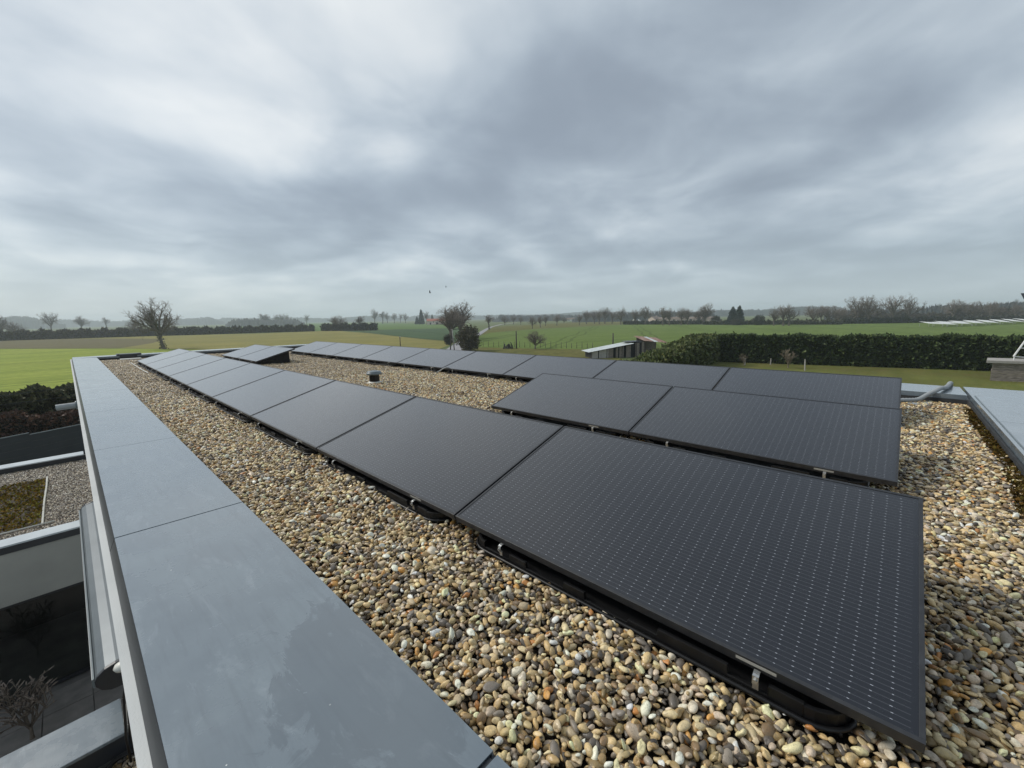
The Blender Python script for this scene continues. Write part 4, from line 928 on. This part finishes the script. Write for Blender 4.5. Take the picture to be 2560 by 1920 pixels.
def hedges():
    rng = np.random.default_rng(77)
    cyp = [(74, 90, 48), (64, 80, 42), (84, 98, 54), (54, 70, 38)]
    C = Vector((60.8, 18.4, 0))
    hedge('hedge', C, (74.5, -42, 0), 3.3, 1.8, 'long dark green conifer hedge behind the garden lawn', cyp, 90000, .24, rng, .06, .4)
    e0 = bearing(1500, 31)
    hedge('hedge', e0, C + Vector((-.4, .3, 0)), 3.3, 2.4, 'side hedge in lighter green for its lit face, from shed to long hedge', [(100, 110, 58), (88, 100, 50), (108, 112, 64), (76, 88, 46)], 44000, .25, rng, .08, .45, hfun=lambda q: .42 + .58 * np.clip(q * 1.25, 0, 1))  # same hedge round the corner; its lit side is put into the paler palette
    # left: clipped hedge, brown hedge, anthracite fence
    hedge('hedge', (-14, 33.5, 0), (16, 36.5, 0), 3.0, 2.2, 'thick dark evergreen hedge left of the house', [(92, 94, 60), (76, 80, 50), (106, 104, 72), (60, 64, 42)], 60000, .12, rng, .12, .12)
    hedge('hedge', (-14, 29.6, 0), (16, 32.4, 0), 2.2, 1.4, 'reddish brown winter hedge behind the anthracite fence', [(92, 66, 50), (76, 56, 44), (110, 82, 62), (64, 54, 40)], 40000, .09, rng, .12, .15)
    f = thing('panel_fence', (0, 27.9, 0), 'anthracite panel fence stepping down beyond the low roof', 'fence')
    a, b = at(0, 1101, 1.8), at(190, 1063, 1.8); d = (b - a); d.z = 0; d.normalize(); s = Vector((-d.y, d.x, 0))
    k = at(75, 1086, 1.8); x0 = (k - a).dot(d)
    def board(x, y, z0, z1, nm, th=.02, mat='fence'):
        p, q = a + d * x, a + d * y; o = MB(); o.prism([(p.x, p.y, z0), (q.x, q.y, z0), (q.x, q.y, z1), (p.x, p.y, z1)], s * th); return o.build(nm, MAT[mat], f)
    for i in range(-7, 5):
        xa, xb = x0 + i * 2.0, x0 + (i + 1) * 2.0; tz = 1.84 if i < 0 else 1.76
        for j in range(6): board(xa + .03, xb - .03, .02 + j * tz / 6, .02 + (j + 1) * tz / 6 - .006, 'fence_board')
        board(xa + .02, xb - .02, tz + .021, tz + .05, 'top_rail', .04, 'trim')
        board(xa - .03, xa + .03, 0, tz + .03, 'post', .06)
    # overhead wires
    for i, (p, q) in enumerate((((0, 990), (170, 968)), ((0, 1013), (165, 992)))):
        z = 3.1 - i * .35; A, B = at(*p, z), at(*q, z); dd = (B - A).normalized(); o = MB(); o.tube([A - dd * 40, A, B, B + dd * 20], .012, 5)
        tag(o.build('overhead_wire', MAT['trim_dark']), '%s thin overhead wire in front of the dark evergreen hedge' % ('upper', 'lower')[i], 'wire')
    # far field hedges
    fh = [(96, 88, 74), (82, 76, 64), (72, 68, 56), (104, 92, 78)]
    def fieldhedge(u0, v0, u1, v1, h, lab, pal, n, w=2.5):
        A, B = at(u0, v0), at(u1, v1); hedge('field_hedge', (A.x, A.y, 0), (B.x, B.y, 0), h, w, lab, pal, n, .6, rng, .36, .3)
    fieldhedge(-420, 874, 0, 852, 2.9, 'brown field hedge continuing past the left edge', fh, 5000)
    fieldhedge(0, 852, 400, 839.5, 3.0, 'brown winter hedge along the far side of the stubble field', fh, 9000)
    fieldhedge(400, 839.5, 786, 828, 2.8, 'lower brown hedge right of the leaning tree, ending at a gap', [(88, 84, 66), (70, 70, 54), (60, 62, 48)], 9000)
    fieldhedge(808, 827.5, 940, 826, 3.0, 'short dark hedge beyond the gap in the stubble field', [(78, 76, 62), (62, 62, 50), (54, 56, 46)], 5000)
    fieldhedge(1560, 811.5, 1760, 811, 1.3, 'low hedge under the trees before the far farm', [(84, 80, 68), (70, 68, 58)], 2500)
    fieldhedge(1760, 812, 2100, 811.5, 1.2, 'low hedge line beyond the green field near the pines', [(84, 84, 66), (70, 72, 58)], 3000)
    fieldhedge(2100, 810, 2640, 802, 1.6, 'dark hedge line at the foot of the right hand tree belt', [(64, 66, 56), (54, 56, 48)], 6000)
hedges()

# ------------------------------------------------------------------ far woods and hills
def far_woods():
    rng = np.random.default_rng(9)
    bark = n_ = None
    mt = basic('far_wood_canopy', s2l(66, 72, 68), s2l(50, 56, 56), 1.0, scale=.06, detail=5, bump=.8, bscale=.12, bdist=3)
    def band(name, u0, u1, depth, h, thick, var, seedph):
        nu = int(abs(u1 - u0) / 1.6); V = []; nd = 7
        us = np.linspace(u0, u1, nu); fb = rng.normal(size=(nu, nd))
        for i, u in enumerate(us):
            q = min(i, nu - 1 - i) / nu; hh = h * min(1.0, .25 + q * 9) * (1 + .18 * math.sin(u * .011 + seedph) + .1 * math.sin(u * .031 + 2 * seedph))
            for j in range(nd):
                p = bearing(u, depth + thick * j / (nd - 1)); top = hh * (.0 if j == 0 else .62 if j == 1 else .8 + .2 * (j / (nd - 1)))
                z = 0 if j == 0 else max(.5, top + var * fb[i, j] * (.6 if j < 3 else 1.0)); V.append((p.x, p.y, z if j < nd - 1 else 0))
        F = [(i*nd+j, i*nd+nd+j, i*nd+nd+j+1, i*nd+j+1) for i in range(nu - 1) for j in range(nd - 1)]
        o = np_mesh(name, np.array(V), np.array(F), mt); tag(o, kind='stuff')
    band('far_wood', -900, 160, 900, 25, 120, 2.2, .3)
    band('far_wood', 100, 560, 1350, 25, 150, 1.8, 1.3)
    band('far_wood', 520, 1010, 1650, 24, 200, 1.8, 2.1)
    band('far_wood', 990, 1720, 1700, 21, 200, 1.8, 3.4)
    band('far_wood', 1640, 2140, 900, 16, 120, 1.8, 4.2)
    band('far_wood', 2060, 3400, 330, 10, 60, 1.4, 5.2); band('far_wood', 1430, 1800, 440, 7.5, 40, 1.8, 2.7)
    band('far_wood', 1230, 1500, 620, 9, 60, 1.4, .9)
    band('far_wood', 560, 760, 620, 9, 50, 1.4, 6.9)
far_woods()

# ------------------------------------------------------------------ farm buildings, shed, poles, garden
def house_box(name, c, ang, L, D, h, rh, label, wall, roof, windows=(), cat='house'):
    r = thing(name, c, label, cat); M = Matrix.Translation(c) @ Matrix.Rotation(ang, 4, 'Z')
    o = MB(); o.box((-L/2, -D/2, 0), (L/2, D/2, h), M)
    for s in (-1, 1): o.prism([M @ Vector((s * L/2 - (.0 if s < 0 else .2), -D/2, h)), M @ Vector((s * L/2 - (.0 if s < 0 else .2), D/2, h)), M @ Vector((s * L/2 - (.0 if s < 0 else .2), 0, h + rh - .05))], (M.to_3x3() @ Vector((.2, 0, 0))))
    o.build('wall', MAT[wall], r)
    o = MB(); e = .4
    for s in (-1, 1):
        k = [(-L/2 - e, s * (D/2 + e), h - e * rh / (D/2)), (L/2 + e, s * (D/2 + e), h - e * rh / (D/2)), (L/2 + e, 0, h + rh), (-L/2 - e, 0, h + rh)]
        o.prism([M @ Vector(p) for p in (k if s < 0 else k[::-1])], (0, 0, .18))
    rf = o.build('roof', MAT[roof], r)
    for (x, z0, w, hh, kind) in windows:
        o = MB(); o.box((x - w/2, -D/2 - .03, z0), (x + w/2, -D/2 - .002, z0 + hh), M); o.build(kind, MAT['dark_interior'], r)
    o = MB(); o.box((L * .22, -.3, h + rh * .5), (L * .22 + .7, .3, h + rh + .9), M); o.build('chimney', MAT[wall], rf)
    return r
def countryside():
    def face(p): return math.atan2(-p.y, -p.x) + math.pi / 2
    p = at(1096, 811); house_box('farmhouse', (p.x, p.y, 0), face(p), 26, 9, 4.2, 2.4, 'long pale farmhouse with terracotta roof beside dark conifers', 'plaster', 'roof_tile', [(-9, 0.1, 1.6, 2.2, 'door'), (-5.5, 2.4, 1.2, 1.1, 'window'), (-1.5, .1, 2.6, 2.4, 'door'), (1.5, 2.4, 1.2, 1.1, 'window'), (4.2, .1, 1.2, 2.2, 'door'), (7.6, .8, 1.4, 1.4, 'window'), (10.5, 2.4, 1.2, 1.1, 'window')])
    p = at(1636, 804); house_box('farm_cottage', (p.x, p.y, 0), face(p) + R(55), 10, 8, 2.6, 2.4, 'distant cottage with brown gable roof behind the field trees', 'plaster', 'roof_brown', [(-2, .9, 1.2, 1.2, 'window'), (2, .9, 1.2, 1.2, 'window')])
    p = at(1676, 803.5); house_box('farm_barn', (p.x, p.y, 0), face(p), 22, 9, 2.4, 1.7, 'long low barn with brown roof right of the distant cottage', 'plaster', 'roof_brown', [(-6, .1, 2, 2, 'door'), (3, .9, 1.4, 1, 'window')], 'barn')
    p = at(1745, 803.5); house_box('farm_barn', (p.x, p.y, 0), face(p), 26, 9, 2.5, 1.6, 'second long low barn farther right near the broad tall tree', 'plaster', 'roof_brown', [(-6, .1, 2, 2, 'door'), (5, .9, 1.4, 1, 'window')], 'barn')
    p = at(1562, 795, 0); p = bearing(1572, 560); house_box('far_house', (p.x, p.y, 0), face(p), 14, 8, 4, 2.6, 'far pale roofed house above the tree clump', 'plaster', 'tin', [(-3, 1, 1.2, 1.4, 'window'), (3, 1, 1.2, 1.4, 'window')])
    p = bearing(1428, 560); house_box('far_house', (p.x, p.y, 0), face(p), 12, 8, 2.5, 2.0, 'far low white house left of the tree clump', 'white_sheet', 'roof_brown', [(-3, .8, 1.2, 1.2, 'window')])
    for i, (u, v) in enumerate(((1586, 807), (1598, 808))):
        p = at(u, v); o = MB(); o.prism([(p.x - 1, p.y + 1, 0), (p.x + 1.1, p.y - 1, 0), (p.x + .8, p.y - .8, 2.6), (p.x - .2, p.y + .2, 3.0), (p.x - .9, p.y + .9, 2.2)], (1.4, 1.2, 0))
        tag(o.build('hay_wrap', MAT['white_sheet']), '%s pale wrapped heap under the field trees' % ('left', 'right')[i], 'heap')
    # ramshackle shed
    A, B = at(1467, 896), at(1600, 893); A = at(1478, 897); d = Vector((.80, -.60, 0)); d = Vector((RT.x, RT.y, 0)) + Vector((FW.x, FW.y, 0)) * .12; d.normalize(); s = Vector((-d.y, d.x, 0))
    if s.dot(Vector((FW.x, FW.y, 0))) < 0: s = -s
    c = Vector((A.x, A.y, 0)); r = thing('field_shed', c, 'ramshackle plank shed with pale tin lean-to roof by the hedge', 'shed')
    def Q(x, y, z): return c + d * x + s * y + Vector((0, 0, z))
    ln = 8.6
    def rz(x): return 1.15 + x * .165
    x = 0
    rnd = random.Random(3)
    while x < ln - .2:
        w = rnd.uniform(.14, .22); 
        if not (5.1 < x < 5.5 or 6.2 < x < 7.1 or 7.6 < x < 8.0 or rnd.random() < .05):
            hh = rz(x) - .08 - rnd.uniform(0, .08); o = MB(); q = rnd.uniform(-.012, .012); o.prism([Q(x, q, .02), Q(x + w - .02, q, .02), Q(x + w - .02, q, hh), Q(x, q, hh)], s * .03); o.build('plank', MAT['wood_pale' if x < 2.6 else 'wood_old'], r)
        x += w
    for xx in (.02, 2.45, 4.9, 7.2, ln - .1):
        o = MB(); o.prism([Q(xx, -.02, 0), Q(xx + .12, -.02, 0), Q(xx + .12, -.02, rz(xx)), Q(xx, -.02, rz(xx))], s * .018); o.build('post', MAT['pole_wood'], r)
    o = MB(); o.prism([Q(.1, .3, 0), Q(ln - .2, .3, 0), Q(ln - .2, .3, rz(ln) - .2), Q(.1, .3, rz(0) - .15)], s * 3.2); o.build('dark_interior', MAT['dark_interior'], r)
    nsh = 9
    for i in range(nsh):
        xa, xb = -.6 + i * (6.6 + .6) / nsh, -.6 + (i + 1) * (6.6 + .6) / nsh
        o = MB(); vs = []; K = 12
        for k in range(K + 1):
            y = -.45 + 4.1 * k / K; dz = .02 * (1 if k % 2 else -1); vs += [Q(xa, y, rz(xa) + dz), Q(xb + .05, y, rz(xb) + dz + .01)]
        fs = [(2*k, 2*k+1, 2*k+3, 2*k+2) for k in range(K)]; o.add(vs, fs); o.add([v + Vector((0, 0, -.012)) for v in vs], [f[::-1] for f in fs]); o.build('roof_sheet', MAT['tin'], r)
    o = MB(); o.prism([Q(5.9, .6, rz(5.9) + .28), Q(8.5, .6, rz(8.5) - .12), Q(8.5, .6, rz(8.5) - .07), Q(5.9, .6, rz(5.9) + .33)], s * 2.4); o.build('torn_sheet', MAT['alu_dark'], r)
    # rusty part
    c2 = Q(9.4, 1.5, 0); r2 = thing('rusty_shed', c2, 'rusty tin roofed lean-to sinking into the hedge behind the plank shed', 'shed')
    for i in range(5):
        xa, xb = 8.7 + i * .75, 9.45 + i * .75; o = MB(); o.prism([Q(xa, .2, 2.5 - .08 * i), Q(xb - .04, .2, 2.5 - .08 * i), Q(xb - .5, 3.4, 3.15 - .08 * i), Q(xa - .5, 3.4, 3.15 - .08 * i)], (0, 0, .03)); o.build('roof_sheet', MAT['rust' if i != 2 else 'tin'], r2)
    for xx in (8.8, 10.5, 12.1): o = MB(); o.prism([Q(xx, .35, 0), Q(xx + .14, .35, 0), Q(xx + .14, .35, 2.2), Q(xx, .35, 2.2)], s * .14); o.build('post', MAT['pole_wood'], r2)
    o = MB(); o.prism([Q(8.6, 3.2, 0), Q(12.0, 3.2, 0), Q(12.0, 3.2, 2.6), Q(8.6, 3.2, 2.9)], s * .05); o.build('back_wall', MAT['wood_old'], r2)
    # poles
    def pole(u, vb, vt, rad, label, mat='pole_wood', lean=0):
        p = at(u, vb); h = (vb - vt) * (p - CAM).dot(FW) / FPX; o = MB(); o.tube([(p.x, p.y, -.1), (p.x + lean * .5, p.y - lean * .5, h * .5), (p.x + lean, p.y - lean, h)], [rad * 1.15, rad, rad * .85], 8)
        tag(o.build('pole', MAT[mat], None, True), label, 'pole')
    pole(1291, 872, 828, .13, 'dark wooden pole beside the heap of scrap on the verge'); pole(1532, 872, 833, .14, 'dark wooden pole rising behind the plank shed')
    p = at(1001, 866); t = thing('marker_post', (p.x, p.y, 0), 'dark post with pale cap in front of the stubble field', 'post')
    h = (866 - 841) * (p - CAM).dot(FW) / FPX; o = MB(); o.tube([(p.x, p.y, -.1), (p.x, p.y, h - .25)], .1, 8); o.build('shaft', MAT['pole_wood'], t, True); o = MB(); o.lathe([(.1, 0), (.2, .05), (.2, .2), (.05, .28)], (p.x, p.y, h - .27), 10); o.build('cap', MAT['concrete'], t, True)
    p, q = at(1126, 876), at(1136, 876); h = (876 - 823) * (p - CAM).dot(FW) / FPX; m = (p + q) * .5
    t = thing('twin_pole', (m.x, m.y, 0), 'A shaped concrete twin pole beside the road', 'pole'); dv = (q - p).normalized()
    for k, (f, mm) in enumerate(((p, 'pole_wood'), (q, 'concrete'))):
        o = MB(); tp = m + dv * (.12 if k else -.02); o.tube([(f.x, f.y, -.1), (tp.x, tp.y, h)], [.13, .09], 8); o.build('leg', MAT[mm], t, True)
    o = MB(); a_, b_ = p.lerp(m, .5), q.lerp(m, .5); o.tube([(a_.x, a_.y, h * .5), (b_.x, b_.y, h * .5)], .05, 6); o.build('brace', MAT['concrete'], t)
    # scrap heap
    p = at(1270, 872); t = thing('timber_heap', (p.x, p.y, 0), 'dark heap of old timber leaning beside the wooden pole', 'heap'); rnd = random.Random(8); dv = Vector((RT.x, RT.y, 0)).normalized(); fv = Vector((-dv.y, dv.x, 0))
    for i in range(26):
        x = rnd.uniform(-1.1, 1.1); y = rnd.uniform(-.6, .6); l = rnd.uniform(.7, 1.5); a = p + dv * x + fv * y; b = a + dv * rnd.uniform(.1, .7) * (1 if x < 0 else -.4) + Vector((0, 0, l * rnd.uniform(.6, 1)))
        o = MB(); o.tube([(a.x, a.y, -.03), (b.x, b.y, b.z)], [.09, .07], 5); o.build('timber', MAT['cable' if i % 3 else 'pole_wood'], t)
    # wire fence posts along the verge
    for i, u in enumerate(range(1208, 1484, 13)):
        v = 867 + (u - 1208) * .018; p = at(u, v); o = MB(); h = 1.25 + .15 * math.sin(i * 2.1); o.tube([(p.x, p.y, -.1), (p.x + .03 * math.sin(i), p.y, h)], [.055, .045], 6)
        tag(o.build('fence_post', MAT['pole_wood'], None, True), 'thin wooden fence post between verge and green field, %s from the road' % nth(i), 'fence post', 'fence posts along the verge')
    for k, (u, vb, vt, lab) in enumerate(((1926, 913, 896, 'pale concrete post before the hedge between fruit trees'), (2012, 928, 898, 'pale leaning post right of the fruit trees'), (1862, 914, 896, 'pale post inside the leftmost fruit tree'), (1745, 908, 897, 'pale post by the hedge corner'))):
        p = at(u, vb); h = (vb - vt) * (p - CAM).dot(FW) / FPX; o = MB(); o.tube([(p.x, p.y, -.1), (p.x + .05 * (k == 1), p.y + .08 * (k == 1), h)], [.07, .06], 6); tag(o.build('garden_post', MAT['concrete']), lab, 'post')
    # low white tents in the field at right
    P0, P1 = at(2356, 818.5), at(2640, 806); d = P1 - P0; d.z = 0; Ld = d.length; d.normalize(); s = Vector((-d.y, d.x, 0))
    if s.dot(Vector((FW.x, FW.y, 0))) < 0: s = -s
    for row in range(2):
        for i in range(9):
            b = P0 + d * (Ld * (i + .55 * row) / 8.6) + s * row * 6.5; b.z = 0; w = Ld / 8.6
            t = thing('crop_cover', b, 'low white sloping crop cover, %s from the left in the %s row' % (['first', 'second', 'third', 'fourth', 'fifth', 'sixth', 'seventh', 'eighth', 'ninth'][i], ('front', 'back')[row]), 'crop cover', 'white crop covers in the green field')
            o = MB(); q0, q1 = b, b + d * w * .93
            o.prism([(q0.x, q0.y, 1.25), (q1.x, q1.y, .75), (q1.x, q1.y, .82), (q0.x, q0.y, 1.32)], s * 3.2 + Vector((0, 0, .75))); o.build('sheet', MAT['white_sheet'], t)
            for q, z in ((q0, 1.25), (q1, .75)):
                for yy in (.1, 3.0):
                    o = MB(); w_ = q + s * yy; o.tube([(w_.x, w_.y, -.05), (w_.x, w_.y, z)], .05, 5); o.build('leg', MAT['steel'], t)
    # timber box, white ladder and canopy at the right edge
    a = at(2474, 953); fwd = Vector((FW.x, FW.y, 0)).normalized(); d = Vector((.0, -1, 0)); d = (at(2560, 957) - a); d.z = 0; d.normalize(); s = Vector((a.x, a.y, 0)).normalized()
    h = (952 - 906) * (a - CAM).dot(FW) / FPX; t = thing('timber_store', (a.x, a.y, 0), 'weathered timber store with flat plank top at the right edge', 'shed')
    nb = 9
    rnd = random.Random(6)
    for i in range(nb):
        o = MB(); z0 = h * i / nb; z1 = h * (i + 1) / nb - .02; k = rnd.uniform(-.03, .03); p = a + s * k; q = a + d * 5 + s * k
        o.prism([(p.x, p.y, z0), (q.x, q.y, z0), (q.x, q.y, z1), (p.x, p.y, z1)], s * .06); o.build('board', MAT['wood_old'], t)
        o = MB(); p = a + s * .061 + d * k; q = a + s * 2.6 + d * k; o.prism([(p.x, p.y, z0), (q.x, q.y, z0), (q.x, q.y, z1), (p.x, p.y, z1)], d * .06); o.build('board', MAT['wood_old'], t)
    p = a - d * .4 - s * .25; q = a + d * 5.3 - s * .25; o = MB(); o.prism([(p.x, p.y, h), (q.x, q.y, h), (q.x, q.y, h + .24), (p.x, p.y, h + .24)], s * 3.1); o.build('plank_top', MAT['concrete'], t, bevel=.02)
    c = a + d * 1.9 + s * .8
    f = thing('climbing_frame', (c.x, c.y, h + .24), 'slanted white metal frame with rungs standing on the timber store', 'frame')
    def wp(u, v, k): 
        dpt = (c - CAM).dot(FW) + k; rr = ray(u, v); return CAM + rr * dpt
    dn = (wp(2534, 892, 0)).z - (h + .24)
    for k in (0, 1.1):
        o = MB(); o.tube([wp(2534, 891, k) , wp(2562, 853, k), wp(2590, 815, k)], .07, 6); o.build('rail', MAT['white_metal'], f)
    o = MB(); o.tube([wp(2534, 891, 0), wp(2600, 897, 0)], .05, 6); o.tube([wp(2552, 870, 0), wp(2600, 873, 0)], .05, 6); o.build('rung', MAT['white_metal'], f)
    for u in (2536, 2575):
        o = MB(); b = wp(u, 890 + (u - 2534) * .09, 0); o.tube([(b.x, b.y, h + .23), (b.x, b.y, b.z)], .05, 6); o.build('foot', MAT['white_metal'], f)
    g = thing('canopy', (c.x, c.y, 0), 'corner of a dark canopy entering at the right edge', 'canopy')
    A, B, C2 = wp(2553, 733, .5), wp(2640, 731, .5), wp(2572, 768, .5); o = MB(); o.prism([A, B, wp(2640, 800, .5), C2], s * 1.6); o.build('sheet', MAT['slate'], g)
    b = wp(2620, 780, .8); o = MB(); o.tube([(b.x, b.y, 0), (b.x, b.y, b.z)], .06, 6); o.build('post', MAT['alu_dark'], g)
    # birds
    for i, (u, v, dpt, lab) in enumerate(((1075, 732, 60, 'small dark bird flying above the farmhouse'), (1115, 718, 110, 'tiny far bird in the sky right of the nearer one'))):
        c = CAM + ray(u, v) * dpt; t = thing('bird', c, lab, 'bird'); o = MB(); k = 1.0
        R_ = Vector((RT.x, RT.y, 0)).normalized()
        o.tube([c - R_ * .17, c - R_ * .06, c + R_ * .08, c + R_ * .17], [.015, .05, .055, .01], 8); o.build('body', MAT['cable'], t, True)
        for s_ in (1, -1):
            fwv = Vector((-R_.y, R_.x, 0)) * s_; o = MB(); o.prism([c + R_ * .07, c - R_ * .06, c - R_ * .1 + fwv * .1 + Vector((0, 0, .26)), c + R_ * .0 + fwv * .14 + Vector((0, 0, .36))], R_ * .006); o.build('wing', MAT['cable'], t)
countryside()

# ------------------------------------------------------------------ haze
def haze():
    o = MB(); o.box((-3200, -3200, -1.0), (3200, 3200, 48)); h = o.build('haze', None); tag(h, kind='stuff')
    m = bpy.data.materials.new('haze_air'); m.use_nodes = True; t = m.node_tree; t.nodes.clear()
    out = t.nodes.new('ShaderNodeOutputMaterial'); pv = t.nodes.new('ShaderNodeVolumePrincipled')
    pv.inputs['Color'].default_value = (.84, .93, 1.0, 1); pv.inputs['Density'].default_value = .00042; pv.inputs['Anisotropy'].default_value = .2
    t.links.new(pv.outputs[0], out.inputs['Volume']); h.data.materials.append(m)
haze()
